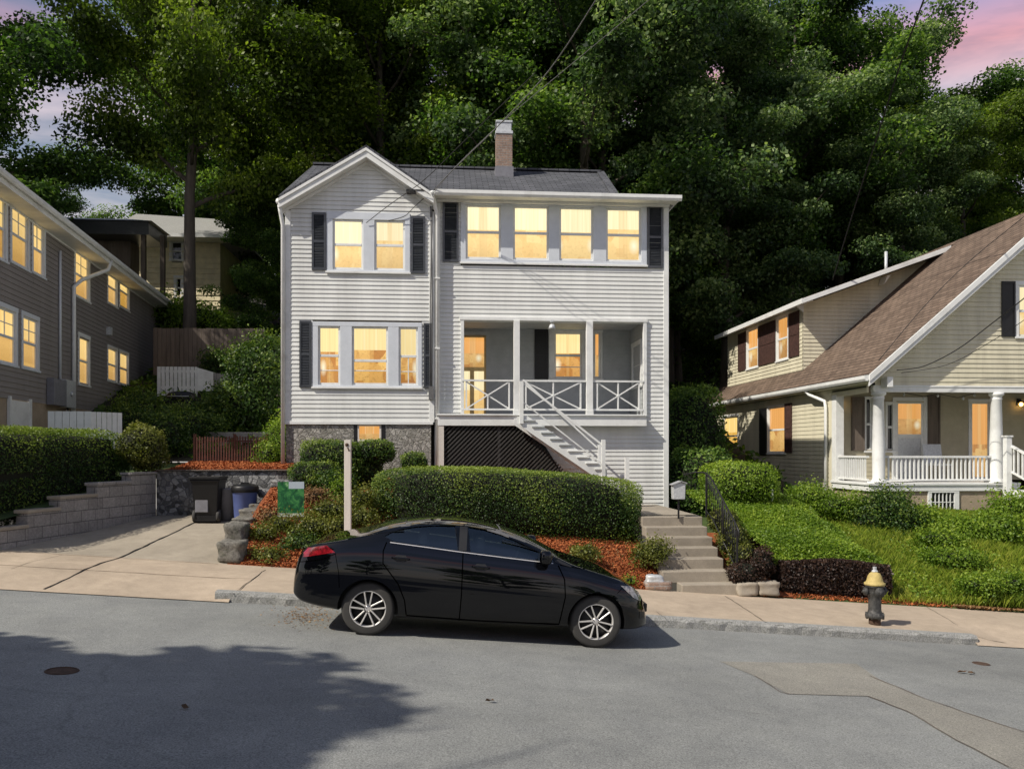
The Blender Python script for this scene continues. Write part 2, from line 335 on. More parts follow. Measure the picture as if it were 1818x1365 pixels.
mt['chips'] = leafmat('red_mulch_chip', (.14,.035,.012), (.34,.095,.028), (.55,.20,.07), 0., .9)
mt['litter'] = leafmat('dry_leaf_litter', (.10,.05,.02), (.22,.12,.05), (.38,.24,.11), .1, .8)
mt['core'] = plain('dark_inner_shade_fill', (.008,.010,.004), .95)  # solid fill that blocks the view through, inner shade put into its colour
# ------------------------------------------------------------------ foliage
def quads_mesh(name, V, tint, mats, extra=None):
    """V: (n,4,3) leaf quads; extra: (verts, faces) solid core using material slot 1"""
    n = len(V); v = V.reshape(-1, 3); fl = np.arange(n*4); nf = n; ev = np.zeros((0, 3)); ef = []
    if extra: ev, ef = np.array(extra[0]), extra[1]
    me = bpy.data.meshes.new(name); me.vertices.add(len(v)+len(ev)); me.vertices.foreach_set('co', np.concatenate([v, ev]).astype('f').ravel())
    el = [i+len(v) for f in ef for i in f]; lt = [4]*n+[len(f) for f in ef]; ls = np.concatenate([[0], np.cumsum(lt)[:-1]]) if lt else []
    me.loops.add(len(fl)+len(el)); me.loops.foreach_set('vertex_index', np.concatenate([fl, np.array(el, dtype=int)]).astype('i'))
    me.polygons.add(len(lt)); me.polygons.foreach_set('loop_start', np.array(ls, 'i'))
    me.polygons.foreach_set('material_index', np.array([0]*n+[1]*len(ef), 'i'))
    for m in mats: me.materials.append(m)
    me.update(calc_edges=True); a = me.attributes.new('tint', 'FLOAT', 'FACE')
    a.data.foreach_set('value', np.concatenate([np.clip(tint, 0, 1), np.zeros(len(ef))]).astype('f')); me.validate(); return me
def leaf_quads(P, size, N, rng, spread=.8, width=.3):
    n = len(P); d = rng.normal(size=(n, 3)); nn = N+spread*rng.normal(size=(n, 3)); nn /= np.linalg.norm(nn, axis=1)[:, None]+1e-9
    a = np.cross(nn, d); a /= np.linalg.norm(a, axis=1)[:, None]+1e-9; b = np.cross(nn, a)
    L = (size*(.7+.6*rng.random(n)))[:, None] if not np.isscalar(size) else size*(.7+.6*rng.random(n))[:, None]
    return np.stack([P-a*L*.5, P+b*L*width-a*L*.08, P+a*L*.5, P-b*L*width-a*L*.08], 1)
def link(name, me, parent=None, local=False):
    o = bpy.data.objects.new(name, me); C.objects.link(o)
    if parent is not None: attach(o, parent, local)
    return o
def superdir(rng, n, e):
    q = rng.normal(size=(n, 3)); q /= np.linalg.norm(q, axis=1)[:, None]
    m = (np.abs(q)**(2/e)).sum(1)**(e/2); return q/m[:, None], q
def core_ell(c, r, e=1., nu=16, nv=10, warp=None):
    vs = []; fs = []
    for j in range(nv+1):
        for i in range(nu):
            th = PI*j/nv; ph = 2*PI*i/nu; q = np.array([math.sin(th)*math.cos(ph), math.sin(th)*math.sin(ph), math.cos(th)])
            q = q/((np.abs(q)**(2/e)).sum()**(e/2)); vs.append(np.array(c)+q*np.array(r))
    fs = [(j*nu+i, (j+1)*nu+i, (j+1)*nu+(i+1)%nu, j*nu+(i+1)%nu) for j in range(nv) for i in range(nu)]
    vs = np.array(vs); return (warp(vs) if warp else vs), fs
def bush(name, label, cat, blobs, n, size, mat, seed=1, e=1., group=None, warp=None, lump=.12, top=.25, kind=None, spread=.8, jit=.35, corek=.86):
    """shrub or clipped hedge: leaves over the skin of one or more (super)ellipsoids around a solid core coloured dark as inner shade"""
    rng = np.random.default_rng(seed); tot = sum(r[0]*r[1]+r[0]*r[2]+r[1]*r[2] for c, r in blobs)
    Vs = []; Ts = []; cv = []; cf = []
    for c, r in blobs:
        k = int(n*(r[0]*r[1]+r[0]*r[2]+r[1]*r[2])/tot); q, nrm = superdir(rng, k, e); r = np.array(r); c = np.array(c)
        ph = rng.random(3)*9; f = 2.2/min(r.max(), 1.2)
        lumpv = np.sin(q[:,0]*r[0]*f*2.1+ph[0])*np.sin(q[:,1]*r[1]*f*1.9+ph[1])+np.sin(q[:,2]*r[2]*f*2.6+ph[2]+q[:,0]*r[0]*f)*.7
        dep = rng.random(k)**2
        s = 1+lump*lumpv*.5-dep*min(.35, .16/min(r))
        P = c+q*r*s[:, None]+rng.normal(size=(k,3))*size*jit+nrm*(rng.random(k)**4*jit*size*3)[:, None]
        t = .42+.16*lumpv-.35*dep+rng.normal(size=k)*.17+top*np.clip(nrm[:,2], 0, 1)  # tint paints lit tops and shaded depths into the leaf colour
        gn = nrm/r; gn /= np.linalg.norm(gn, axis=1)[:, None]
        if warp: P = warp(P)
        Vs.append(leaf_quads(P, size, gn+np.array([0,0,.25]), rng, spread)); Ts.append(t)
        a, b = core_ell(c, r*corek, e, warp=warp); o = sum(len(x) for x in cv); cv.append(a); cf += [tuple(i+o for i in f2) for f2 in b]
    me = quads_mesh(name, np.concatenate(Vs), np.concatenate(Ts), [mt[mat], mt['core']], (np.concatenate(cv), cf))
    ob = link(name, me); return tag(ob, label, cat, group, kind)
# ------------------------------------------------------------------ the ground
SL = -.0734; KY = 11.36; SY = 13.55
def zroad(x, y): return .004+SL*x+.03*max(0, min(KY-y, 5.0))*1.
def zwalk(x, y):
    full = .135+.02*(y-KY)
    left = sstep(-2.75, -3.5, x); right = sstep(7.55, 8.3, x); k = max(left, right)
    drop = .115*k*(1-sstep(0, 1.5, y-KY)); return SL*x+.004+full-drop
def gyard(x): return min(2.1, max(.75, 1.5-.122*x))
def zyard(x, y):
    t = min(1, max(0, (y-SY)/5.25)); s = zwalk(x, SY)
    return s+(gyard(x)-s)*(t+.12*math.sin(PI*t)*1.)
def wallx(y): return -7.1+.28*(y-13.6)
def zdrive(x, y):
    t = (y-SY)/3.9; return zwalk(x, SY)*(1-t)+.94*t if y > SY else zwalk(x, y)
def zlot(x, y):
    return 1.15+.14*(y-13.6)
def zhill(x, y):
    b = 2.03 if x < -3 else 2.03-(x+3)*.15; b = max(.75, b)
    return b+.27*max(0, y-19.6)-.0*x
def zright(x, y):
    t = min(1, max(0, (y-SY)/5.0)); s = zwalk(x, SY); return s+(.72-s)*t*(1-.0)+.10*math.sin(PI*t)
def sheet(name, us, vs, fn, mat, kind='structure'):
    V = [fn(u, v) for v in vs for u in us]; n = len(us)
    Fc = [(j*n+i, j*n+i+1, (j+1)*n+i+1, (j+1)*n+i) for j in range(len(vs)-1) for i in range(n-1)]
    me = bpy.data.meshes.new(name); me.from_pydata([tuple(p) for p in V], [], Fc); me.materials.append(mt[mat]); me.shade_smooth(); me.update()
    o = bpy.data.objects.new(name, me); C.objects.link(o); o['kind'] = kind; return o
def lin(a, b, n): return [a+(b-a)*i/(n-1) for i in range(n)]
def mixs(*seg):
    r = []
    for a, b, n in seg: r += lin(a, b, n)[:-1]
    return r+[seg[-1][1]]
xs = mixs((-400, -60, 8), (-60, -12, 13), (-12, 16, 85), (16, 60, 13), (60, 400, 8))
sheet('ground', lin(-600, 600, 9), lin(-600, 900, 9), lambda x, y: (x, y, -60), 'forest')
sheet('road', xs, mixs((-400, -20, 6), (-20, 5, 12), (5, KY+.06, 14)), lambda x, y: (x, y, zroad(x, y)), 'asphalt')
sheet('sidewalk', xs, mixs((KY+.14, 12.9, 6), (12.9, SY+.02, 4)), lambda x, y: (x, y, zwalk(x, y)), 'concrete')
# apron edge strips where the kerb is let down
for nm, x0, x1 in (('driveway_apron', -60, -2.95), ('apron', 7.68, 60)):
    sheet(nm, mixs((x0, max(x0, -12) if x0 < 0 else x0+10, 20), (max(x0, -12) if x0 < 0 else x0+10, x1, 30)), lin(KY-.06, KY+.16, 4),
          lambda x, y: (x, y, zroad(x, KY-.1)+.012+(zwalk(x, KY+.16)+.003-zroad(x, KY-.1)-.012)*((y-KY+.06)/.22)), 'concrete')
def kerb(x0, x1):
    n = max(2, int((x1-x0)/.12)); rng = random.Random(3); V = []; sec = [(0, -.12), (0, .09), (.02, .128), (.035, .135), (.16, .137), (.18, .1)]
    for i in range(n+1):
        x = x0+(x1-x0)*i/n; e = 1.
        for k, (dy, dz) in enumerate(sec):
            j = rng.uniform(-.012, .012) if k < 3 else 0
            V.append((x, KY+dy+j+(1-e)*.12*(k < 3), .004+SL*x+(dz*e if dz > 0 else dz)+j*.5+.004))
    m = len(sec); Fc = [(i*m+k, (i+1)*m+k, (i+1)*m+k+1, i*m+k+1) for i in range(n) for k in range(m-1)]
    Fc += [tuple(range(m)), tuple(n*m+k for k in range(m))[::-1]]; b = MB(); b.add(V, Fc); return b
kb = kerb(-3.15, 2.4).build('kerb', mt['granite'], fix=True); kb['kind'] = 'structure'
kb = kerb(2.42, 7.72).build('kerb', mt['granite'], fix=True); kb['kind'] = 'structure'
# driveway, joints, patches
sheet('driveway', lin(0, 1, 25), lin(SY, 17.45, 24), lambda s, y: ((wallx(y)-.15)*(1-s)+(-3.55)*s, y, zdrive(0, y)*0+zdrive((wallx(y))*(1-s)-3.55*s, y)), 'drive')
def strip(name, pts, w, fn, mat, lift=.004):
    b = MB(); pts = [Vector((p[0], p[1], 0)) for p in pts]; rng = random.Random(len(name)+int(pts[0].x*9))
    L = []
    for i in range(len(pts)-1):
        k = max(2, int((pts[i+1]-pts[i]).length/.15))
        L += [pts[i].lerp(pts[i+1], j/k) for j in range(k)]
    L.append(pts[-1]); d = (L[-1]-L[0]).normalized(); nn = Vector((-d.y, d.x, 0)); vs = []
    for p in L:
        o = rng.uniform(-.012, .012); ww = w*rng.uniform(.5, 1.2)
        for s in (-1, 1):
            q = p+nn*(o+s*ww/2); vs.append((q.x, q.y, fn(q.x, q.y)+lift))
    b.add(vs, [(2*i, 2*i+1, 2*i+3, 2*i+2) for i in range(len(L)-1)])
    o = b.build(name, mt[mat]); o['kind'] = 'structure'; return o
def gpt(px, py, fn, y0=9.):
    y = y0
    for _ in range(60):
        a, b_, v = ray(px, py); x = a/b_*y; z = fn(x, y)
        y = y*.5+.5*((z-CZ)/v*b_)
    return (a/b_*y, y)
ja = gpt(78, 1046, zwalk, 12); jb = gpt(365, 918, zdrive, 16)
strip('driveway_joint', [ja, jb], .035, lambda x, y: max(zdrive(x, y), zwalk(x, y)) if y > SY else zwalk(x, y), 'black', .005)
for p, q, w in (((413, 1054), (470, 1012), .014), ((1288, 1058), (1362, 1106), .014), ((1640, 1075), (1700, 1110), .01), ((1165, 1085), (1185, 1100), .008), ((20, 1010), (110, 985), .008)):
    strip('sidewalk_crack', [gpt(*p, zwalk, 12), gpt(*q, zwalk, 12)], w, zwalk, 'black', .004)
strip('sidewalk_joint', [(-9.5, 12.45), (-2.9, 12.45)], .012, zwalk, 'soil', .004)
strip('sidewalk_joint', [(-7.2, 13.5), (-3.7, 13.5)], .012, zwalk, 'soil', .005)
def patch(name, pix, mat, lift=.004):
    P = [gpt(px, py, zroad, 8) for px, py in pix]; bm = bmesh.new(); f = bm.faces.new([bm.verts.new((x, y, 0)) for x, y in P])
    bmesh.ops.triangulate(bm, faces=[f]); bmesh.ops.subdivide_edges(bm, edges=bm.edges, cuts=3, use_grid_fill=True)
    for v in bm.verts: v.co.z = zroad(v.co.x, v.co.y)+lift
    me = bpy.data.meshes.new(name); bm.to_mesh(me); bm.free(); me.materials.append(mt[mat]); o = bpy.data.objects.new(name, me); C.objects.link(o); o['kind'] = 'structure'
patch('road_patch', [(1278, 1174), (1520, 1178), (1560, 1205), (1640, 1240), (1818, 1300), (1900, 1330), (1900, 1400), (1790, 1362), (1700, 1315), (1610, 1262), (1540, 1236), (1400, 1232), (1340, 1200)], 'patch')
rseam = [(1340, 1200), (1385, 1228), (1400, 1232), (1540, 1236), (1610, 1262), (1700, 1315), (1790, 1362)]
strip('road_seam', [gpt(px, py, zroad, 8) for px, py in rseam], .018, zroad, 'wood', .008)
strip('road_seam', [gpt(px, py, zroad, 8) for px, py in [(1545, 1200), (1640, 1240), (1818, 1300)]], .018, zroad, 'wood', .008)
# yards
def boundy(name, xa, xb, nx, ys, z, mat): return sheet(name, lin(0, 1, nx), ys, lambda s, y: ((xa(y)*(1-s)+xb(y)*s), y, z(xa(y)*(1-s)+xb(y)*s, y)), mat)
rngy = random.Random(5)
boundy('mulch_bed', lambda y: -3.56, lambda y: 3.74, 60, lin(SY, 18.95, 44), lambda x, y: zyard(x, y)+.018*math.sin(x*3.1+y*2)*math.sin(y*3.7), 'redsoil')
boundy('left_lot', lambda y: -60, lambda y: wallx(y)-.1, 30, lin(SY, 19.7, 14), zlot, 'lawn')
boundy('mulch_terrace', lambda y: wallx(y)-.12, lambda y: -3.4, 24, lin(17.45, 19.7, 10), lambda x, y: 1.85+.10*(y-17.5), 'redsoil')
boundy('right_yard', lambda y: 4.86, lambda y: 60, 90, mixs((SY, 19.7, 24), (19.7, 24, 4)), lambda x, y: zright(x, y) if y < 19 else .72, 'lawn')
boundy('mulch_strip', lambda y: 4.87, lambda y: 5.9, 6, lin(SY, 17, 12), lambda x, y: zright(x, y)+.03, 'redsoil')
boundy('walkway', lambda y: 3.70, lambda y: 4.9, 6, lin(15.6, 19.5, 8), lambda x, y: 1.015, 'step')
sheet('hillside', xs, mixs((19.5, 40, 34), (40, 90, 14), (90, 300, 5)), lambda x, y: (x, y, (zhill(x, y) if y < 90 else zhill(x, 90)+.02*(y-90))-(.25 if -3.6 < x < 4.6 and y < 28 else 0)-(.6 if 9.5 < x < 21 and y < 32 else 0)), 'forest')
# ------------------------------------------------------------------ wall helpers
def ivals(a, b, holes, z):
    r = [(a, b)]
    for h in holes:
        if h[2] < z < h[3]:
            n = []
            for p, q in r:
                if h[1] <= p or h[0] >= q: n.append((p, q)); continue
                if h[0] > p: n.append((p, h[0]))
                if h[1] < q: n.append((h[1], q))
            r = n
    return r
def siding(mb, u0, u1, z0, z1, e, holes=(), lim=None, lip=.017, seed=0):
    rng = random.Random(seed); z = z0
    while z < z1-1e-3:
        zt = min(z+e, z1); A = lim(z) if lim else (u0, u1); B = lim(zt) if lim else (u0, u1)
        if A[1]-A[0] < .05: break
        for p, q in ivals(A[0], A[1], holes, (z+zt)/2):
            cuts = [p]
            while q-cuts[-1] > 4.6 and rng.random() < .8: cuts.append(cuts[-1]+rng.uniform(1.2, 3.4))
            cuts.append(q)
            for a, b in zip(cuts, cuts[1:]):
                ta = B[0] if abs(a-A[0]) < 1e-6 else a; tb = B[1] if abs(b-A[1]) < 1e-6 else b
                tb = max(tb, ta+.001); g = .0015 if b != q else 0; l1 = lip+rng.uniform(-.0015, .002); l2 = lip+rng.uniform(-.0015, .002)
                mb.add([(a, l1, z), (b-g, l2, z), (tb-g, .001, zt), (ta, .001, zt), (a, -.004, z+.002), (b-g, -.004, z+.002)], [(0, 1, 2, 3), (4, 5, 1, 0)])
        z = zt
def front(Y): return lambda u, n, z: (u, Y-n, z)
def sashbars(mb, u0, u1, z0, z1, n0=-.05, n1=-.012, w=.045, mid=.5, lap=.03):
    zm = z0+(z1-z0)*mid
    mb.box(u0, u0+w, n0, n1, z0, z1); mb.box(u1-w, u1, n0, n1, z0, z1)
    mb.box(u0+w, u1-w, n0, n1, z0, z0+w*1.2); mb.box(u0+w, u1-w, n0, n1, z1-w, z1)
    if mid: mb.box(u0+w, u1-w, n0+.004, n1+.006, zm-lap, zm+lap)
def window(parent, T, r, casing=None, mat='pane', cmat='white', smat='white', mid=.5, name='window', wcas=.09, muntin=None, deep=.045, sill=True):
    u0, u1, z0, z1 = r; mb = MB(T); sashbars(mb, u0, u1, z0, z1, mid=mid)
    if muntin:
        nu, nv, lo, hi = muntin; za = z0+(z1-z0)*lo; zb = z0+(z1-z0)*hi
        for i in range(1, nu): x = u0+(u1-u0)*i/nu; mb.box(x-.011, x+.011, -.04, -.016, za, zb)
        for i in range(1, nv): zz = za+(zb-za)*i/nv; mb.box(u0+.04, u1-.04, -.041, -.017, zz-.011, zz+.011)
    if casing is None:
        mb.box(u0-wcas, u0, -.05, .026, z0, z1); mb.box(u1, u1+wcas, -.05, .026, z0, z1)
        mb.box(u0-wcas-.01, u1+wcas+.01, -.05, .03, z1, z1+wcas*1.1)
        mb.box(u0-wcas-.02, u1+wcas+.02, -.05, .05, z0-.05, z0)
    w = mb.build(name, mt[smat], parent, bevel=.004, bseg=1)
    mb = MB(T); mb.quad((u0, -deep, z0), (u1, -deep, z0), (u1, -deep, z1), (u0, -deep, z1)); mb.build('pane', mt[mat], w, fix=False)
    return w
def casing(parent, T, outer, holes, cmat, n=.03, name='window_casing', sill=True):
    """flat boards filling OUTER around a row of window holes sharing the same height"""
    u0, u1, z0, z1 = outer; hs = sorted(holes); mb = MB(T)
    za = min(h[2] for h in hs); zb = max(h[3] for h in hs)
    mb.box(u0, u1, -.06, n, zb, z1); mb.box(u0, u1, -.06, n, z0, za)
    x = u0
    for h in hs: mb.box(x, h[0], -.06, n-.002, za, zb); x = h[1]
    mb.box(x, u1, -.06, n-.002, za, zb)
    o = mb.build(name, mt[cmat], parent, bevel=.004, bseg=1)
    if sill:
        mb = MB(T); mb.box(u0-.02, u1+.02, n, n+.035, z0-.02, z0+.025); mb.build('sill', mt['white'], o, bevel=.004, bseg=1)
    return o
def shutter(parent, T, r, n=.014, mat='shutter', solid=False, name='shutter'):
    u0, u1, z0, z1 = r; mb = MB(T); w = .045; d = .032
    mb.box(u0, u0+w, n, n+d, z0, z1); mb.box(u1-w, u1, n, n+d, z0, z1)
    zs = [z0, z0+(z1-z0)*.48, z1-w*1.2]
    for z in zs: mb.box(u0+w, u1-w, n, n+d-.003, z, z+w*1.2)
    if solid: mb.box(u0+w, u1-w, n, n+.018, z0+w, z1-w)
    else:
        z = z0+w*1.3
        while z < z1-w*1.3:
            mb.add([(u0+w, n+.004, z+.03), (u1-w, n+.004, z+.03), (u1-w, n+.026, z), (u0+w, n+.026, z)], [(0, 1, 2, 3)]); z += .036
        mb.quad((u0+w, n+.002, z0), (u1-w, n+.002, z0), (u1-w, n+.002, z1), (u0+w, n+.002, z1))
    return mb.build(name, mt[mat], parent)
# ------------------------------------------------------------------ the white house
YF = 18.8
H1 = thing('white_house', 'white clapboard two-storey house with gabled left bay, sunroom windows and recessed porch', 'house', (.3, 22, 1.2))
Tg = front(YF); T2 = front(YF+.1)
XL = at(508, 560, YF).x; XM = at(769, 560, YF).x; XR = at(1187, 560, YF).x
zG0 = at(640, 748, YF).z; apex = at(650, 258, YF-.28); eL = at(498, 346, YF-.28); eR = at(770, 340, YF-.28)
sl_l = (apex.z-eL.z)/(apex.x-eL.x); sl_r = (apex.z-eR.z)/(eR.x-apex.x)
R = lambda *p: rect(*p, YF)
up_out = R(580, 378, 728, 485); up_p = [R(591, 390, 645, 479), R(665, 390, 719, 480)]
lo_out = R(555, 572, 749, 689); lo_p = [R(565, 578, 604, 684), R(625, 580, 689, 684), R(708, 580, 742, 684)]
zt_ = min(p[2] for p in up_p); up_p = [(p[0], p[1], zt_, up_p[0][3]) for p in up_p]
lo_p = [(p[0], p[1], lo_p[1][2], lo_p[1][3]) for p in lo_p]
mb = MB(Tg)
zE = eL.z-.22
siding(mb, XL+.1, XM-.08, zG0, zE, .1, [up_out, lo_out], seed=1)
def glim(z):
    d = .16; return (max(XL+.02, apex.x-(apex.z-d-z)/sl_l), min(XM-.02, apex.x+(apex.z-d-z)/sl_r))
siding(mb, XL+.1, XM-.08, zE, apex.z-.1, .1, [up_out], lim=glim, seed=2)
mb.build('gable_wall', mt['siding'], H1, fix=False)
# corner boards, belt board
mb = MB(Tg); mb.box(XL-.02, XL+.1, -.05, .026, zG0-.02, zE-.05); mb.box(XM-.09, XM+.03, -.05, .028, zG0-.02, zE)
mb.box(XL-.03, XM, -.05, .032, zG0-.07, zG0-.001)
mb.build('corner_trim', mt['white'], H1, bevel=.004, bseg=1)
# foundation
mb = MB(Tg); zf = 1.0; bw = R(634, 753, 677, 784); bhole = R(628, 749, 684, 784)
mb.box(XL, bhole[0], -.3, -.012, zf, zG0-.07); mb.box(bhole[1], XM-.05, -.3, -.012, zf, zG0-.07); mb.box(bhole[0], bhole[1], -.3, -.014, zf, bhole[2])
mb.build('stone_foundation', mt['stone'], H1)
w = window(H1, Tg, bw, casing=1, mat='pane_orange', smat='postwood', mid=0, name='basement_window')
mb = MB(Tg); mb.box(bhole[0], bw[0], -.2, -.004, bhole[2], bhole[3]); mb.box(bw[1], bhole[1], -.2, -.004, bhole[2], bhole[3]); mb.box(bw[0], bw[1], -.2, -.006, bw[3], bhole[3]); mb.build('basement_frame', mt['black'], w)
# gable windows and shutters
casing(H1, Tg, up_out, up_p, 'trimblue')
for p in up_p: window(H1, Tg, p, casing=1)
shutter(H1, Tg, R(554, 378, 579, 480)); shutter(H1, Tg, R(730, 385, 755, 486))
casing(H1, Tg, lo_out, lo_p, 'trimblue')
window(H1, Tg, lo_p[0], casing=1, mat='pane_low', muntin=(1, 2, 0, .5)); window(H1, Tg, lo_p[1], casing=1, mat='pane_low', muntin=(1, 2, 0, .5), mid=.42)
window(H1, Tg, lo_p[2], casing=1, mat='pane_low', muntin=(2, 2, 0, .48))
shutter(H1, Tg, R(532, 570, 553, 688)); shutter(H1, Tg, R(752, 574, 766, 689))
# gable roof with white rake boards
YB = 24.5
mb = MB(); f_ = YF-.3
pa = Vector((apex.x, f_, apex.z)); pl = Vector((eL.x-.05, f_, eL.z-.03)); pr = Vector((eR.x, f_, eR.z-.0)); bk = Vector((0, YB-f_, 0))
mb.slab(pa, pl, pl+bk, pa+bk, .05); mb.slab(pa, pr, pr+bk, pa+bk, .05); mb.build('gable_roof', mt['roofgrey_y'], H1)
mb = MB()
def rake(a, b, y0, y1, o0, o1):
    """board under the roof edge, o0..o1 below the roof plane"""
    mb.add([(a.x, y0, a.z-o0), (b.x, y0, b.z-o0), (b.x, y0, b.z-o1), (a.x, y0, a.z-o1), (a.x, y1, a.z-o0), (b.x, y1, b.z-o0), (b.x, y1, b.z-o1), (a.x, y1, a.z-o1)],
           [(0, 1, 2, 3), (7, 6, 5, 4), (0, 4, 5, 1), (2, 6, 7, 3), (1, 5, 6, 2), (0, 3, 7, 4)])
for b in (pl, pr):
    rake(pa, b, f_+.01, f_+.05, .056, .27); rake(pa, b, f_+.032, YF+.03, .24, .26); rake(pa, b, f_-.014, f_+.008, .06, .13)
    rake(pa, b, YF-.035, YF-.004, .262, .34)
mb.build('rake_board', mt['white'], H1, bevel=.004, bseg=1)
# gutter return at the left eave, downspouts
mb = MB(); gx = eL.x-.04
mb.tube([(gx, f_+.02, eL.z-.14), (gx, YB, eL.z-.14)], .07, 8)
mb.tube([(gx+.0, f_+.1, eL.z-.2), (gx+.02, f_+.12, eL.z-.36), (XL-.06, YF-.06, eL.z-.62), (XL-.06, YF-.06, 1.75)], .045, 8)
mb.build('downspout', mt['white'], H1)
mb = MB(); xd = XM+.1; zt = at(770, 360, YF).z
mb.tube([(xd-.12, YF-.35, zt+.15), (xd-.08, YF-.2, zt), (xd, YF-.05, zt-.35), (xd, YF-.05, 1.5)], .045, 8)
for z in (3, 4.6, 6.2): mb.box(xd-.06, xd+.06, YF-.1, YF+.0, z, z+.03)
mb.build('downspout', mt['white'], H1)
mb = MB(); xd = XM-.06
mb.tube([(xd, YF-.05, zt-.1), (xd+.02, YF-.06, zt-.9), (xd-.01, YF-.05, 5.), (xd, YF-.05, 3.6)], .012, 6); mb.tube([(xd+.035, YF-.05, zt-.1), (xd+.03, YF-.06, zt-.9), (xd+.04, YF-.05, 5.), (xd+.03, YF-.05, 3.6)], .012, 6)
mb.box(xd-.04, xd+.07, YF-.09, YF-.02, 3.45, 3.75); mb.build('service_cable', mt['wiregrey'], H1)
# sunroom wing
RW = lambda *p: rect(*p, YF+.1)
zW1 = at(980, 360, YF+.1).z; zB = .86
g_out = RW(818, 356, 1148, 470); gp = [RW(827, 363, 889, 458), RW(911, 366, 974, 462), RW(993, 369, 1053, 465), RW(1076, 371, 1138, 466)]
za, zb = sum(p[2] for p in gp)/4, sum(p[3] for p in gp)/4; gp = [(p[0], p[1], za, zb) for p in gp]; g_out = (g_out[0], g_out[1], za-.1, zW1-.01)
po = RW(820, 571, 1145, 737)
la, lb = at(788, 790, YF-.1).x, at(1012, 790, YF-.1).x; lz1 = at(960, 752, YF-.15).z-.05; lz0 = at(900, 845, YF-.1).z; ldx = at(925, 752, YF-.1).x
mb = MB(T2); siding(mb, XM+.03, XR-.09, zB, zW1, .1, [g_out, po, (la-.02, ldx+.3, lz0-.3, lz1)], seed=3); mb.build('sunroom_wall', mt['siding'], H1, fix=False)
mb = MB(T2); mb.box(XR-.1, XR+.025, -.05, .026, zB-.05, zW1); mb.build('corner_trim', mt['white'], H1, bevel=.004, bseg=1)
mb = MB(T2); mb.box(XM+.03, XM+.16, -.05, .024, po[2], zW1); mb.build('corner_trim', mt['white'], H1, bevel=.004, bseg=1)
casing(H1, T2, g_out, gp, 'trimblue')
for p in gp: window(H1, T2, p, casing=1)
shutter(H1, T2, (RW(786, 360, 814, 465)[0], RW(786, 360, 814, 465)[1], za-.08, zW1-.03)); shutter(H1, T2, (RW(1149, 369, 1176, 475)[0], RW(1149, 369, 1176, 475)[1], za-.14, zW1-.03))
# box eave
e0 = at(757, 344, YF-.3); e1 = at(1207, 352, YF-.3); ze1 = (e0.z+e1.z)/2
mb = MB(); mb.box(XM+.02, e1.x, YF-.3, YF-.26, zW1-.0, ze1+.06); mb.box(XM+.02, e1.x, YF-.26, YF+.06, zW1+.0, zW1+.03); mb.box(e1.x-.04, e1.x-.001, YF-.26, YF+7, zW1+.002, ze1+.05)
mb.box(XM+.02, XR+.03, YF+.0, YF+.075, zW1-.06, zW1-.002)
mb.build('eave_board', mt['white'], H1, bevel=.006, bseg=1)
mb = MB(); gy = YF-.36; prof = [(-.06, .075), (.0, .09), (.05, .09), (.055, .0), (.02, -.05), (-.03, -.05), (-.06, .0)]
mb.prism([(gy+a, ze1-.02+b) for a, b in prof], XM+.05, e1.x+.02, 'x'); mb.build('gutter', mt['white'], H1)
mb = MB(); mb.slab((XM-.6, YF-.3, ze1+.07), (e1.x, YF-.3, ze1+.07), (e1.x, YF+7, ze1+.2), (XM-.6, YF+7, ze1+.2), .03); mb.build('sunroom_roof', mt['roofgrey'], H1)
# main hipped roof
ya, yr_ = YF+.45, 23.2
c0 = at(1100, 343, ya); r0 = at(550, 290, yr_); r1 = at(1066, 310, yr_); zr = (r0.z+r1.z)/2; zc = ze1+.1
A_ = Vector((XL-.25, ya, zc)); B_ = Vector((c0.x, ya, zc)); R0 = Vector((r0.x+.1, yr_, zr)); R1 = Vector((r1.x, yr_, zr)); D_ = Vector((c0.x, 2*yr_-ya, zc)); E_ = Vector((XL-.25, 2*yr_-ya, zc))
mb = MB(); mb.add([A_, B_, R1, R0, D_, E_], [(0, 1, 2, 3), (1, 4, 2), (4, 5, 3, 2), (5, 0, 3)]); mb.build('main_roof', mt['roofgrey'], H1)
mb = MB(); mb.bar(R0+Vector((0, 0, .02)), R1+Vector((0, 0, .02)), .22, .05); mb.bar(B_+Vector((0, 0, .03)), R1+Vector((0, 0, .02)), .2, .05); mb.build('ridge_cap', mt['roofgrey'], H1)
# chimney
cx0, cx1 = at(880, 260, 22.6).x, at(908, 260, 22.6).x; zc0 = at(893, 306, 22.6).z-.5; zc1 = at(893, 242, 22.6).z; zc2 = at(893, 225, 22.6).z
mb = MB(); mb.box(cx0, cx1, 22.3, 22.75, zc0, zc1); ch = mb.build('chimney', mt['chimney'], H1)
mb = MB(); mb.box(cx0+.02, cx1-.02, 22.32, 22.73, zc1, zc2); mb.box(cx0-.02, cx1+.02, 22.28, 22.77, zc1-.05, zc1+.04); mb.box(cx0-.01, cx1+.01, 22.3, 22.75, zc2, zc2+.06)
mb.build('chimney_cap', mt['silver'], ch, bevel=.01, bseg=1)
mb = MB(); mb.box(cx0-.03, cx1+.03, 22.26, 22.78, zc0, zc0+.55); mb.build('flashing', mt['bingrey'], ch)
# side and back walls
for T, nm in ((lambda u, n, z: (XL-n, u, z), 'side_wall'), (lambda u, n, z: (XR+n, u, z), 'side_wall')):
    mb = MB(T); siding(mb, YF+.02 if T(0, 0, 0)[0] < 0 else YF+.12, 27, .9, zW1-.0, .1, seed=4); mb.build(nm, mt['siding'], H1, fix=False)
mb = MB(); mb.box(XL, XR, 26.98, 27.0, .9, zW1); mb.build('back_wall', mt['siding'], H1)
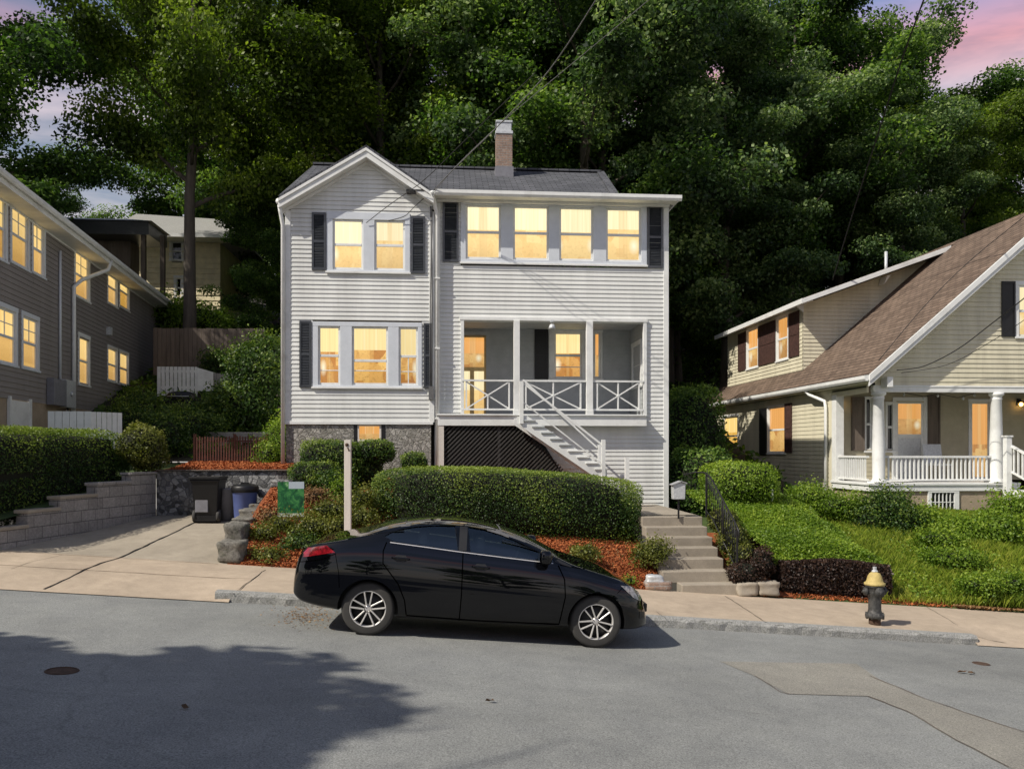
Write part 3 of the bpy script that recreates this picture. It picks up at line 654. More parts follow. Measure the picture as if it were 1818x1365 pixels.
# recessed porch
PY = YF+1.75; zfl = at(980, 737, YF).z; zce = po[3]
mb = MB(); u0, u1 = po[0], po[1]
Tp = front(PY); P = lambda *p: rect(*p, PY)
dr = P(815, 595, 863, 720); pw = P(984, 590, 1033, 672); ps = P(1054, 590, 1066, 672)
mb = MB(Tp); siding(mb, u0-.5, u1+.01, zfl, zce+.06, .1, [(dr[0]-.3, dr[1], zfl-.1, dr[3]), pw, ps], lip=.009, seed=5)
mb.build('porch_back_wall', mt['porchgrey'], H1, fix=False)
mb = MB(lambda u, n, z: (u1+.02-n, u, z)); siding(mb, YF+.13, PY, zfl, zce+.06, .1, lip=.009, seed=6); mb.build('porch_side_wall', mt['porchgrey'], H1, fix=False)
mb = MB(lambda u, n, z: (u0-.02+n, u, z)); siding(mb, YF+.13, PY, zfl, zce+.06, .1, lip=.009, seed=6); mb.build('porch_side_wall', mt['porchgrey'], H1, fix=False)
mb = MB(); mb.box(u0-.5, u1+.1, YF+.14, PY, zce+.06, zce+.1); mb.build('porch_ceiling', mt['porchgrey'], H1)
mb = MB(); k = 0; y = YF-.12
while y < PY: mb.box(u0-.55 if y > YF+.1 else XM+.14, u1+.0, y, y+.085, zfl-.05, zfl-.02); y += .092
mb.build('porch_floor', mt['porchgrey'], H1)
# door and porch windows
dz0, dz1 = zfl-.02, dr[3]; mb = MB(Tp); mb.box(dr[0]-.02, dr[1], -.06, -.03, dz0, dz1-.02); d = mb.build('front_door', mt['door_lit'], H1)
dh = dz1-dz0
mb = MB(Tp); mb.quad((dr[0]+.05, -.025, dz0+dh*.62), (dr[1]-.05, -.025, dz0+dh*.62), (dr[1]-.05, -.025, dz1-.06), (dr[0]+.05, -.025, dz1-.06)); mb.build('door_pane', mt['pane_orange'], d, fix=False)
mb = MB(Tp)
for a, b in ((.06, .40), (.56, .92)): mb.quad((dr[0]+(dr[1]-dr[0])*a, -.024, dz0+.12), (dr[0]+(dr[1]-dr[0])*b, -.024, dz0+.12), (dr[0]+(dr[1]-dr[0])*b, -.024, dz0+dh*.57), (dr[0]+(dr[1]-dr[0])*a, -.024, dz0+dh*.57))
mb.build('door_glazing', mt['pane'], d, fix=False)
mb = MB(Tp); mb.box(dr[1], dr[1]+.1, -.06, .02, dz0, dz1); mb.box(dr[0]-.3, dr[1]+.11, -.06, .024, dz1, dz1+.1); mb.build('door_frame', mt['porchgrey'], d)
mb = MB(Tp); mb.lathe([(.0, .05), (.03, .05), (.034, .03), (.02, .015), (.02, -.03)], (dr[0]+.07, 0, dz0+1.0), 10, 'y'); mb.build('door_knob', mt['metal'], d)
window(H1, Tp, pw, mat='pane_low', wcas=.14, smat='white', muntin=(1, 2, 0, .5)); window(H1, Tp, ps, mat='pane_orange', wcas=.05, mid=0)
shutter(H1, Tp, P(949, 584, 973, 673), mat='black', solid=True)
mb = MB(); b = atX(1107, 612, u1-.02); ww = (YF+.55, YF+1.35); Ts = lambda u, n, z: (u1+.01-n, u, z)
window(H1, Ts, (ww[0], ww[1], zfl+.75, zfl+1.75), mat='darkglass', wcas=.1)
# posts, railings
RX = lambda a, y0, b, y1: rect(a, y0, b, y1, YF)
for px0, px1, w in ((912, 923, .14), (1041, 1053, .15)):
    r = RX(px0, 571, px1, 737); mb = MB(); c_ = (r[0]+r[1])/2; mb.box(c_-w/2, c_+w/2, YF-.02, YF+.12, zfl-.02, zce+.0); mb.box(c_-w/2-.012, c_+w/2+.012, YF-.032, YF+.132, zfl-.02, zfl+.12); mb.build('porch_post', mt['white'], H1, bevel=.005, bseg=1)
mb = MB(); mb.box(u0-.03, u0+.05, YF+.03, YF+.14, zfl, zce); mb.box(u1-.05, u1+.03, YF+.03, YF+.14, zfl, zce); mb.box(u0-.05, u1+.05, YF+.02, YF+.13, zce-.0, zce+.08); mb.build('porch_opening_trim', mt['white'], H1, bevel=.004, bseg=1)
zr1 = at(980, 676, YF).z; zr0 = at(980, 727, YF).z
def xrail(pa_, pb_, y=YF+.05, mids=(0.5,)):
    a = at(pa_, 700, YF).x; b = at(pb_, 700, YF).x; mb = MB(); w = .045; L = b-a
    mb.box(a, b, y-.035, y+.035, zr1-.02, zr1+.02); mb.box(a, b, y-.025, y+.025, zr0-.02, zr0+.02)
    q = .12*L
    mb.box(a+q*.6, a+q*.6+.035, y-.02, y+.02, zr0+.02, zr1-.02); mb.box(b-q*.6-.035, b-q*.6, y-.02, y+.02, zr0+.02, zr1-.02)
    x0, x1 = a+q*.6+.02, b-q*.6-.02
    mb.bar((x0, y-.008, zr0+.02), (x1, y-.008, zr1-.03), .03, .03); mb.bar((x0, y+.012, zr1-.03), (x1, y+.012, zr0+.02), .03, .03)
    m = (a+b)/2; mb.box(m-.015, m+.015, y-.02, y+.024, zr0+.02, (zr0+zr1)/2 if pa_ < 900 else zr1-.02)
    mb.build('porch_railing', mt['white'], H1)
xrail(820, 912); xrail(924, 1041); xrail(1053, 1143)
# deck fascia, lattice, stairs
zd0, zd1 = at(960, 752, YF-.15).z, at(960, 738, YF-.15).z; xa = at(777, 745, YF-.15).x; xb = at(1148, 745, YF-.15).x
mb = MB(); mb.box(xa, xb, YF-.16, YF-.13, zd0-.05, zd1); mb.box(xa-.02, xb, YF-.2, YF-.13, zd1, zd1+.035); mb.build('deck_fascia', mt['white'], H1, bevel=.004, bseg=1)
mb = MB(); mb.box(at(779, 790, YF-.15).x, at(788, 790, YF-.15).x, YF-.15, YF-.02, .95, zd0-.05); mb.build('deck_post', mt['postwood'], H1)
lsl = (lb-ldx)/(lz1-lz0)
mb = MB()
x = la-1.2
while x < lb:
    p = [x, lz0]; q = [x+(lz1-lz0), lz1]
    if p[0] < la: p = [la, lz0+(la-x)]
    lim_ = lambda z: ldx+(lz1-z)*lsl
    if q[0] > lim_(q[1]):
        t_ = (lim_(p[1])-p[0])/((lim_(p[1])-p[0])+(q[0]-lim_(q[1]))) if lim_(p[1]) > p[0] else 0
        q = [p[0]+(q[0]-p[0])*t_, p[1]+(q[1]-p[1])*t_]
    if q[0]-p[0] > .05: mb.bar((p[0], YF-.1, p[1]), (q[0], YF-.1, q[1]), .032, .012, (0, 1, 0))
    x += .105
m_ = at(886, 790, YF-.1).x; mb.box(m_-.03, m_+.03, YF-.095, YF-.06, lz0, lz1)
mb.build('lattice', mt['lattice'], H1)
mb = MB(); mb.box(la-.3, lb, YF+.9, YF+.93, lz0-.4, lz1+.2); mb.prism([(ldx+.29, lz1), (ldx+.29, lz0-.2), (lb, lz0-.2)], YF+.07, YF+.075); mb.build('underdeck_shade_board', mt['black'], H1)  # black sheets standing in for the shade under the deck
s0 = at(928, 745, 18.1); s1 = at(1068, 840, 18.1); ns = 9
def stringer(y):
    dx = (s1.x-s0.x); dz = (s1.z-s0.z); mb.prism([(s0.x-.16, s0.z+.05), (s0.x+.05, s0.z+.08), (s1.x+.05, s1.z+.1), (s1.x+.05, s1.z-.14), (s1.x-.12, s1.z-.14), (s0.x-.16, s0.z-.1)], y-.02, y+.02)
mb = MB(); stringer(17.75); stringer(18.55); mb.build('stair_stringer', mt['white'], H1)
for i in range(ns):
    f = (i+.6)/ns; x = s0.x+(s1.x-s0.x)*f; z = s0.z+(s1.z-s0.z)*f
    mb = MB(); mb.box(x-.15, x+.13, 17.7, 18.56, z+.03, z+.065); mb.build('stair_tread', mt['porchgrey'] if i < 5 else mt['white'], H1, bevel=.004, bseg=1)
mb = MB()
n0 = (at(928, 680, 17.72), at(1062, 790, 17.72)); mb.bar((s0.x-.02, 17.73, n0[0].z), (s1.x-.05, 17.73, n0[1].z), .032, .042)
mb.bar((s0.x-.02, 17.73, n0[0].z-.42), (s1.x-.05, 17.73, n0[1].z-.42), .024, .028)
mb.box(s1.x-.07, s1.x+.01, 17.69, 17.77, s1.z-.3, n0[1].z+.12); mb.box(s0.x-.1, s0.x-.02, 17.69, 17.77, s0.z-.1, n0[0].z+.04)
mb.build('stair_railing', mt['white'], H1)
mb = MB(); q0, q1 = at(1000, 735, 18.6), at(1060, 790, 18.6); mb.bar((s0.x+.05, 18.56, zr1), (s1.x-.02, 18.56, n0[1].z-.05), .035); mb.box(s1.x+.0, s1.x+.08, 18.5, 18.58, s1.z-.3, n0[1].z+.02); mb.build('stair_railing', mt['white'], H1)
for px in (1113,):
    b = at(px, 835, 18.2); mb = MB(); mb.box(b.x-.045, b.x+.045, 18.15, 18.24, .95, at(px, 811, 18.2).z); mb.build('newel_post', mt['white'], H1)
# porch lantern
c = at(980, 580, YF-.05); mb = MB(); mb.box(c.x-.04, c.x+.04, YF-.12, YF+.08, c.z+.1, c.z+.14); mb.tube([(c.x, YF-.05, c.z+.12), (c.x, YF-.06, c.z+.0)], .015); mb.lathe([(0, .06), (.05, .05), (.07, 0), (.09, -.06), (.05, -.05), (0, -.03)], (c.x, YF-.06, c.z), 12)
mb.build('porch_lantern', mt['silver'], H1)
# ------------------------------------------------------------------ grey house at the left
H2 = thing('grey_house', 'taupe grey clapboard house at the left edge with amber lit windows and white eave', 'house', (-11, 25, 2.2))
lx = lambda y: -9.9-.105*(y-19.8)
dl = Vector((-.105, 1, 0)).normalized(); nl = Vector((1, .105, 0)).normalized()
def TL(u, n, z): return (lx(u)+nl.x*n, u+nl.y*n, z)
def LY(px, py):
    a, b, v = ray(px, py); y = (-9.9+2.079)/(a/b+.105); return y, CZ+v/b*y
def LR(px0, py0, px1, py1, far=False):
    m = (px0+px1)/2; return (LY(px0, 0)[0], LY(px1, 0)[0], LY(m, py1)[1], LY(m, py0)[1])
ze = 7.9; zb2 = 3.45; yN, yFar = 17.2, 33.0
wl = [(LR(20, 370, 49, 472), 'a'), (LR(58, 400, 77, 488), 'a'), (LR(-18, 345, 9, 457), 'a'), (LR(133, 452, 157, 530), 'arch'), (LR(191, 482, 207, 541), 'p'), (LR(212, 490, 228, 548), 'p'),
      (LR(-8, 548, 27, 645), 'a'), (LR(40, 565, 66, 655), 'a'), (LR(140, 600, 157, 683), 's'), (LR(191, 619, 207, 677), 'p'), (LR(212, 627, 227, 683), 'p')]
mb = MB(TL); siding(mb, yN, yFar, zb2, ze-.1, .125, [w[0] for w in wl], lip=.022, seed=9); mb.build('side_wall', mt['greysiding'], H2, fix=False)
mb = MB(TL); mb.box(yN, yFar, -.4, -.02, 1.2, zb2); mb.build('foundation', mt['tan'], H2)
mb = MB(); y = yFar; p = TL(y, 0, 0); mb.box(p[0]-9, p[0]-.01, y, y+.05, 2, ze); p = TL(yN, 0, 0); mb.box(p[0]-9, p[0]-.01, yN-.05, yN, 1, ze); mb.build('end_wall', mt['greysiding'], H2)
for r, k in wl:
    window(H2, TL, r, mat='pane_left', wcas=.10 if k != 'p' else .07, smat='trimblue' if k == 'a' else 'white', muntin=(2, 2, .5, 1) if k in ('a', 'arch') else None)
mb = MB(TL); mb.box(yN-.5, yFar+.5, .0, .5, ze-.1, ze-.06); mb.box(yN-.5, yFar+.5, .46, .5, ze-.06, ze+.12); mb.box(yN-.5, yFar, .0, .03, ze-.14, ze-.1)
mb.box(yFar+.46, yFar+.5, -4, .46, ze-.06, ze+.12)
mb.build('eave_board', mt['white'], H2, bevel=.005, bseg=1)
mb = MB(TL); mb.prism([(n+.68, ze+.06+z) for n, z in prof], yN-.5, yFar+.5, 'x')
mb.v = [tuple(TL(*q)) for q in []] or mb.v
mb2 = MB(TL); vs = [(yN-.5, .55-a, ze+.06+b) for a, b in prof]+[(yFar+.5, .55-a, ze+.06+b) for a, b in prof]; nn_ = len(prof)
mb2.add(vs, [tuple(range(nn_)), tuple(range(nn_, 2*nn_))[::-1]]+[(i, (i+1) % nn_, nn_+(i+1) % nn_, nn_+i) for i in range(nn_)]); mb2.build('gutter', mt['white'], H2)
mb = MB(TL); mb.add([(yN-.5, .53, ze+.13), (yFar+.5, .53, ze+.13), (yFar-3, -4.2, ze+2.2), (yN-.5, -4.2, ze+2.2), (yFar+.5, -9.0, ze+.15)], [(0, 1, 2, 3), (1, 4, 2)]); mb.build('roof', mt['roofgrey'], H2)
yd, _ = LY(126, 600); yg, zg = LY(158, 430)
mb = MB(TL); mb.tube([(yg+.3, .52, ze+.02), (yg+.2, .46, ze-.3), (yd+.5, .12, ze-.85), (yd, .07, ze-1.15), (yd, .07, 3.0)], .055, 8); mb.build('downspout', mt['white'], H2)
yd2, _ = LY(103, 600); mb = MB(TL); mb.tube([(yd2, .05, ze-.4), (yd2, .05, 4.0)], .035, 8); mb.build('downspout', mt['trimblue'], H2)
r = LR(81, 673, 104, 720); r2 = LR(105, 675, 123, 724); mb = MB(TL); mb.box(r[0], r[1], .02, .2, r[2], r[3]); m_ = mb.build('meter_box', mt['bingrey'], H2, bevel=.01)
mb = MB(TL); mb.box(r2[0], r2[1], .02, .17, r2[2], r2[3]); mb.lathe([(.0, .0), (.07, .0), (.07, .05), (0, .06)], ((r2[0]+r2[1])/2, .17, (r2[2]+r2[3])/2), 12, 'y'); mb.build('meter_panel', mt['silver'], m_, bevel=.01)
mb = MB(TL); mb.tube([((r2[0]+r2[1])/2, .08, r2[2]), ((r2[0]+r2[1])/2, .08, r2[2]-.5), ((r2[0]+r2[1])/2+.5, .08, r2[2]-.9)], .025, 6); mb.build('conduit', mt['wire'], m_)
r = LR(16, 712, 50, 775); mb = MB(TL); mb.box(r[0], r[1], -.01, .04, 2.1, r[3]); mb.box(r[0]-.08, r[0], -.01, .06, 2.1, r[3]+.08); mb.box(r[1], r[1]+.08, -.01, .06, 2.1, r[3]+.08); mb.build('cellar_door', mt['white'], H2)
r = LR(188, 585, 196, 596); mb = MB(TL); mb.box(r[0], r[0]+.15, .01, .15, r[2], r[3]+.05); mb.build('vent_hood', mt['silver'], H2)
# ------------------------------------------------------------------ cream house at the right
H3 = thing('cream_house', 'cream clapboard bungalow with brown shingle roof, dormer and columned front porch', 'house', (13.5, 23, .8))
XW = 10.15; YP = 19.0; YFR = 20.9; YE = 30.8; RXx, RZ = 15.1, 8.53; EX, EZ = 9.95, 4.1; kS = (RZ-EZ)/(RXx-EX); YR0, YR1 = 18.6, 31.6
# main roof
mb = MB(); mb.slab((EX, YR0, EZ), (RXx, YR0, RZ), (RXx, YR1, RZ), (EX, YR1, EZ), .1); mb.build('roof', mt['roofbrown'], H3)
mb = MB(); mb.slab((2*RXx-EX, YR0, EZ), (RXx, YR0, RZ), (RXx, YR1, RZ), (2*RXx-EX, YR1, EZ), .1); mb.build('roof', mt['roofbrown'], H3)
mb = MB()
a = Vector((RXx, 0, RZ)); 
for sgn in (-1, 1):
    b = Vector((RXx+sgn*(RXx-EX+.02), 0, EZ-.017)); rake(a, b, YR0-.045, YR0-.005, .005, .17); rake(a, b, YR0-.02, YR0+.02, .17, .28)
    rake(a, b, YR0+.0, YP+.02, .135, .155)
mb.build('rake_board', mt['white'], H3, bevel=.005, bseg=1)
mb = MB(); vs = [(EX-.07+a_, YR0-.02, EZ-.12+b_) for a_, b_ in prof]+[(EX-.07+a_, YR1, EZ-.12+b_) for a_, b_ in prof]
mb.add(vs, [tuple(range(nn_)), tuple(range(nn_, 2*nn_))[::-1]]+[(i, (i+1) % nn_, nn_+(i+1) % nn_, nn_+i) for i in range(nn_)]); mb.build('gutter', mt['white'], H3)
# gable wall above the porch
zpb = at(1640, 686, YP).z; Tc = front(YP); RC = lambda *p: rect(*p, YP)
def clim(z): d = (z-EZ)/kS; return (max(XW+.15, EX+d+.05), min(2*RXx-XW-.15, 2*RXx-EX-d-.05))
gw = RC(1808, 507, 1880, 598)
mb = MB(Tc); siding(mb, 0, 0, zpb, RZ-.2, .115, [gw], lim=clim, seed=12); mb.build('gable_wall', mt['cream'], H3, fix=False)
window(H3, Tc, gw, mat='pane'); shutter(H3, Tc, RC(1777, 500, 1801, 598), solid=True, mat='black')
mb = MB(Tc); mb.box(XW+.1, 2*RXx-XW-.1, -.12, .025, zpb-.14, zpb); mb.box(XW+.1, 2*RXx-XW-.1, -.12, .04, zpb-.02, zpb+.02); mb.build('porch_beam', mt['white'], H3, bevel=.005, bseg=1)
cb = at(1584, 668, YP-.3); mb = MB(); mb.box(cb.x-.13, cb.x+.02, YP-.32, YP-.02, zpb-.05, zpb+.2); mb.build('eave_bracket', mt['white'], H3, bevel=.01, bseg=1)
# porch: floor, columns, rail, ceiling
zpf = at(1620, 857, YP).z; XPR = 13.95
mb = MB(); mb.box(XW-.05, XPR, YP-.1, YFR, zpf-.06, zpf); mb.box(XW+.0, XPR, YP-.07, YP-.03, zpf-.2, zpf-.06); mb.box(XW-.02, XW+.02, YP-.03, YFR, zpf-.2, zpf-.06); mb.build('porch_floor', mt['white'], H3, bevel=.006, bseg=1)
mb = MB(); mb.box(XW+.05, 14.0, YP-.02, YP+.15, -.3, zpf-.2); mb.box(XW+.05, XW+.2, YP+.15, YE, -.3, zpf-.2); mb.build('foundation', mt['tan'], H3)
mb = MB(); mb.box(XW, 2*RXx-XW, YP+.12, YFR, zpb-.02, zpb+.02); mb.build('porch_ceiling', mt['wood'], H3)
for px in (1561, 1770, 1985):
    c = at(px, 770, YP+.05); mb = MB(); h = zpb-.14-zpf
    mb.lathe([(.17, 0), (.17, .05), (.155, .07), (.14, .11), (.15, .4*h), (.12, h-.18), (.14, h-.15), (.125, h-.13), (.13, h-.09), (.17, h-.06), (.17, h)], (c.x, YP+.08, zpf), 24)
    mb.box(c.x-.19, c.x+.19, YP-.11, YP+.27, zpf+.0, zpf+.03); mb.build('porch_column', mt['white'], H3)
c0_ = at(1561, 770, YP+.05).x; c1_ = at(1770, 770, YP+.05).x
mb = MB(); mb.box(XW-.02, XW+.2, YFR-.25, YFR-.0, zpf, zpb-.1); mb.build('porch_post', mt['white'], H3, bevel=.006, bseg=1)
zt1, zt0 = zpf+.63, zpf+.07
def balus(p, q, name='porch_railing', za=None, zb_=None):
    p, q = Vector(p), Vector(q); mb = MB(); za = za or (zt0, zt0); zb_ = zb_ or (zt1, zt1)
    mb.bar((p.x, p.y, zb_[0]), (q.x, q.y, zb_[1]), .08, .05); mb.bar((p.x, p.y, za[0]), (q.x, q.y, za[1]), .06, .04)
    n = int((q-p).length/.105)
    for i in range(1, n):
        c = p.lerp(q, i/n); f = i/n; mb.box(c.x-.017, c.x+.017, c.y-.017, c.y+.017, za[0]+(za[1]-za[0])*f, zb_[0]+(zb_[1]-zb_[0])*f)
    mb.build(name, mt['white'], H3)
balus((c0_+.14, YP+.08, 0), (c1_-.14, YP+.08, 0)); balus((XW+.08, YFR-.25, 0), (XW+.1, YP+.25, 0))
# porch stairs and newel at the right
nw = at(1788, 815, YP-.25); mb = MB(); mb.box(nw.x-.07, nw.x+.07, YP-.33, YP-.19, at(1788, 905, YP-.25).z-.4, at(1788, 776, YP-.25).z); mb.box(nw.x-.09, nw.x+.09, YP-.35, YP-.17, at(1788, 776, YP-.25).z, at(1788, 776, YP-.25).z+.04); mb.build('newel_post', mt['white'], H3, bevel=.005, bseg=1)
zs = at(1788, 790, YP-.25).z
balus((nw.x+.06, YP-.26, 0), (nw.x+.5, YP-1.6, 0), 'stair_railing', (zs-.62, zs-1.35), (zs, zs-.75))
mb = MB()
for i in range(5): mb.box(nw.x+.05, nw.x+1.6, YP-.4-.3*i-.3, YP-.1-.3*i, -.4, zpf-.17*(i+1))
mb.build('porch_steps', mt['white'], H3, bevel=.008, bseg=1)
# porch back wall with doors
TB = front(YFR); RB = lambda *p: rect(*p, YFR)
d1 = RB(1590, 712, 1640, 830); d1 = (d1[0], d1[1], zpf, d1[3]); sd = RB(1574, 716, 1589, 800); d2 = RB(1724, 714, 1757, 830); d2 = (d2[0], d2[1], zpf, d2[3]); sh = RB(1511, 705, 1534, 800); sw = RB(1536, 706, 1548, 800)
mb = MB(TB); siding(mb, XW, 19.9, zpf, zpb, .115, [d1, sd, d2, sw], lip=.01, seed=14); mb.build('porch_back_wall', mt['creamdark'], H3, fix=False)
mb = MB(TB); mb.box(d1[0], d1[1], -.05, -.02, zpf, d1[3]); d = mb.build('front_door', mt['silver'], H3)
hh = d1[3]-zpf; mb = MB(TB); mb.box(d1[0]-.09, d1[0], -.05, .025, zpf, d1[3]); mb.box(d1[1], d1[1]+.09, -.05, .025, zpf, d1[3]); mb.box(d1[0]-.09, d1[1]+.09, -.05, .028, d1[3], d1[3]+.1)
mb.box(d1[0], d1[0]+.07, -.02, .0, zpf, d1[3]); mb.box(d1[1]-.07, d1[1], -.02, .0, zpf, d1[3]); mb.box(d1[0]+.07, d1[1]-.07, -.02, .0, zpf+hh*.53, zpf+hh*.58); mb.box(d1[0]+.07, d1[1]-.07, -.02, .0, d1[3]-.07, d1[3]); mb.build('door_frame', mt['white'], d)
mb = MB(TB); mb.quad((d1[0]+.07, -.012, zpf+hh*.58), (d1[1]-.07, -.012, zpf+hh*.58), (d1[1]-.07, -.012, d1[3]-.07), (d1[0]+.07, -.012, d1[3]-.07)); mb.build('door_pane', mt['pane_orange'], d, fix=False)
window(H3, TB, sd, mat='darkglass', wcas=.04); window(H3, TB, (d2[0], d2[1], d2[2]+.02, d2[3]), mat='pane_orange', wcas=.08, mid=0, name='lit_door'); shutter(H3, TB, sh, mat='wood', solid=True); window(H3, TB, sw, mat='darkglass', wcas=.03)
shutter(H3, TB, RB(1646, 702, 1668, 800), mat='wood', solid=True)
for px, py in ((1492, 718), (1812, 718)):
    c = at(px, py, YFR-.1); mb = MB(); mb.box(c.x-.05, c.x+.05, YFR-.05, YFR-.015, c.z-.02, c.z+.16); mb.tube([(c.x, YFR-.04, c.z+.1), (c.x, YFR-.12, c.z+.12)], .012); mb.lathe([(0, .1), (.06, .09), (.07, .05)], (c.x, YFR-.12, c.z), 10); l = mb.build('wall_lamp', mt['black'], H3)
    mb = MB(); mb.lathe([(0, -.055), (.04, -.03), (.05, .01), (.03, .05), (0, .06)], (c.x, YFR-.12, c.z), 12); mb.build('bulb', mt['bulb'], l)
# side wall
TS = lambda u, n, z: (XW-n, u, z)
def SR(px0, py0, px1, py1):
    f = lambda px, py: atX(px, py, XW); m = (px0+px1)/2; return (f(px1, py0).y, f(px0, py0).y, f(m, py1).z, f(m, py0).z)
s1_, s2_ = SR(1364, 722, 1394, 804), SR(1285, 740, 1310, 808)
mb = MB(TS); siding(mb, YFR, YE, .55, EZ-.2, .115, [s1_, s2_], lip=.013, seed=15); mb.build('side_wall', mt['cream'], H3, fix=False)
window(H3, TS, s1_, mat='pane_orange', wcas=.05); window(H3, TS, s2_, mat='pane_left', wcas=.08)
shutter(H3, TS, SR(1350, 725, 1362, 808), mat='black', solid=True); shutter(H3, TS, SR(1395, 716, 1407, 803), mat='darkshingle', solid=True)
mb = MB(TS); mb.box(YFR-.02, YFR+.14, -.02, .022, .55, EZ-.2); mb.box(YE-.12, YE, -.02, .022, .55, EZ-.2); mb.build('corner_trim', mt['cream'], H3)
mb = MB(); mb.box(XW-.0, EX+.0, YR0+.1, YR1, EZ-.2, EZ-.17); mb.box(XW+.0, XW+.05, YP+.1, YFR, zpb-.15, EZ-.2); mb.build('soffit', mt['cream'], H3)
yq = atX(1446, 760, XW-.1).y; mb = MB(); mb.tube([(EX-.04, YFR+1.1, EZ-.15), (EX-.02, YFR+.9, EZ-.28), (XW-.08, YFR+.25, EZ-.5), (XW-.08, YFR+.2, EZ-.7), (XW-.08, YFR+.2, .75)], .045, 8); mb.build('downspout', mt['white'], H3)
mb = MB(); mb.box(XW, XW+9.8, YE-.03, YE, .3, EZ); mb.box(XW+9.77, XW+9.8, YP, YE-.03, .3, EZ); mb.build('back_wall', mt['cream'], H3)
# dormer
DX, DY0, DY1 = 10.65, 23.8, 30.4; zdb = EZ+kS*(DX-EX); zde = 6.68; kD = .36
TD = lambda u, n, z: (DX-n, u, z)
def DR(px0, py0, px1, py1):
    f = lambda px, py: atX(px, py, DX); m = (px0+px1)/2; return (f(px1, py0).y, f(px0, py0).y, f(m, py1).z, f(m, py0).z)
dwin = [DR(1327, 588, 1346, 652), DR(1380, 562, 1399, 640)]; zlo = sum(w[2] for w in dwin)/2; zhi = zde-.14; dwin = [(w[0], w[1], zlo, zhi) for w in dwin]
dp = [DR(1348, 580, 1378, 650), DR(1402, 556, 1420, 640), DR(1312, 600, 1325, 660)]; dp = [(max(w[0], DY0+.1), w[1], zlo, zhi) for w in dp]
mb = MB(TD); siding(mb, DY0, DY1, zdb-.1, zde, .115, dwin, seed=16); mb.build('dormer_wall', mt['cream'], H3, fix=False)
def dlim(z): return (DX, max(DX+.001, min(EX+(z-EZ)/kS+.05, 99)))
mb = MB(lambda u, n, z: (u, DY0-n, z)); z = zdb
def dl2(z): # cheek between dormer roof and main roof
    lo = DX if z <= zde else DX+(z-zde)/kD; return (lo, EX+(z-EZ)/kS+.02)
siding(mb, 0, 0, zdb+.03, 8.3, .115, lim=dl2, seed=17); mb.build('dormer_cheek', mt['cream'], H3, fix=False)
for w in dwin: window(H3, TD, w, mat='pane_orange', wcas=.07)
for w in dp: shutter(H3, TD, w, mat='darkshingle', solid=True)
xm = (RZ-.12-zde+kD*DX-0)/kD if False else None
xi = (zde+.08-kD*(10.42)-EZ+kS*EX)/(kS-kD); zi = EZ+kS*(xi-EX)
dz = lambda x: zde+.08+kD*(x-10.42)
mb = MB(); mb.slab((10.3, DY0-.75, dz(10.3)), (xi+.1, DY0-.75, dz(xi+.1)), (xi+.1, DY1+.4, dz(xi+.1)), (10.3, DY1+.4, dz(10.3)), .05); mb.build('dormer_roof', mt['roofbrown'], H3)
mb = MB(); a = Vector((xi-.1, 0, dz(xi-.1)-.05)); b = Vector((10.3, 0, dz(10.3)-.05)); rake(a, b, DY0-.77, DY0-.72, -.04, .1); rake(a, b, DY0-.72, DY0+.02, .0, .02); rake(a, b, DY1+.36, DY1+.42, -.04, .1)
mb.box(10.26, 10.3, DY0-.77, DY1+.42, dz(10.3)-.16, dz(10.3)-.01); mb.box(10.3, DX, DY0-.7, DY1+.3, zde-.02, zde+.0)
mb.build('dormer_fascia', mt['white'], H3, bevel=.005, bseg=1)
mb = MB(); mb.prism([(DX+.0, zde-.25), (DX+.0, zde), (DX-.3, zde)], DY0-.06, DY0-.0); q = at(1558, 500, DY0); mb.prism([(q.x, q.z-.15), (q.x+.08, q.z+.1), (q.x+.2, q.z+.12)], DY0-.4, DY0-.02); mb.build('eave_bracket', mt['white'], H3)
v0 = at(1573, 470, 26); mb = MB(); mb.tube([(v0.x, 26, v0.z-.6), (v0.x, 26, at(1573, 447, 26).z)], .05, 10); mb.build('vent_pipe', mt['silver'], H3)
# basement window
bwn = RC(1652, 874, 1692, 925); mb = MB(Tc); b0, b1, b2, b3 = bwn
mb.box(b0-.09, b0, -.02, .06, b2-.05, b3); mb.box(b1, b1+.12, -.02, .06, b2-.05, b3); mb.box(b0-.09, b1+.12, -.02, .065, b3, b3+.08); mb.box(b0-.09, b1+.12, -.02, .07, b2-.1, b2-.05)
for i in range(1, 6): x = b0+(b1-b0)*i/6; mb.box(x-.01, x+.01, .03, .05, b2-.05, b3)
for i in range(1, 3): z = b2+(b3-b2)*i/3; mb.box(b0, b1, .035, .048, z-.01, z+.01)
w = mb.build('basement_window', mt['white'], H3); mb = MB(Tc); mb.quad((b0, .025, b2-.05), (b1, .025, b2-.05), (b1, .025, b3), (b0, .025, b3)); mb.build('pane', mt['darkglass'], w, fix=False)
# string of porch lights
mb = MB(); pts = [at(px, py, YP+.35) for px, py in ((1580, 690), (1605, 697), (1640, 704), (1665, 699), (1700, 706), (1730, 698), (1757, 692))]; mb.tube(pts, .008, 5); sl = mb.build('string_light', mt['wire']); tag(sl, 'string of clear bulbs hung under the porch ceiling of the cream house', 'string lights')
for px, py in ((1605, 699), (1640, 706), (1665, 701), (1710, 706), (1730, 700)):
    c = at(px, py, YP+.35); mb = MB(); mb.lathe([(0, -.06), (.025, -.045), (.03, -.02), (.012, .01), (.012, .03)], c, 8); attach(mb.build('bulb', mt['silver']), sl)
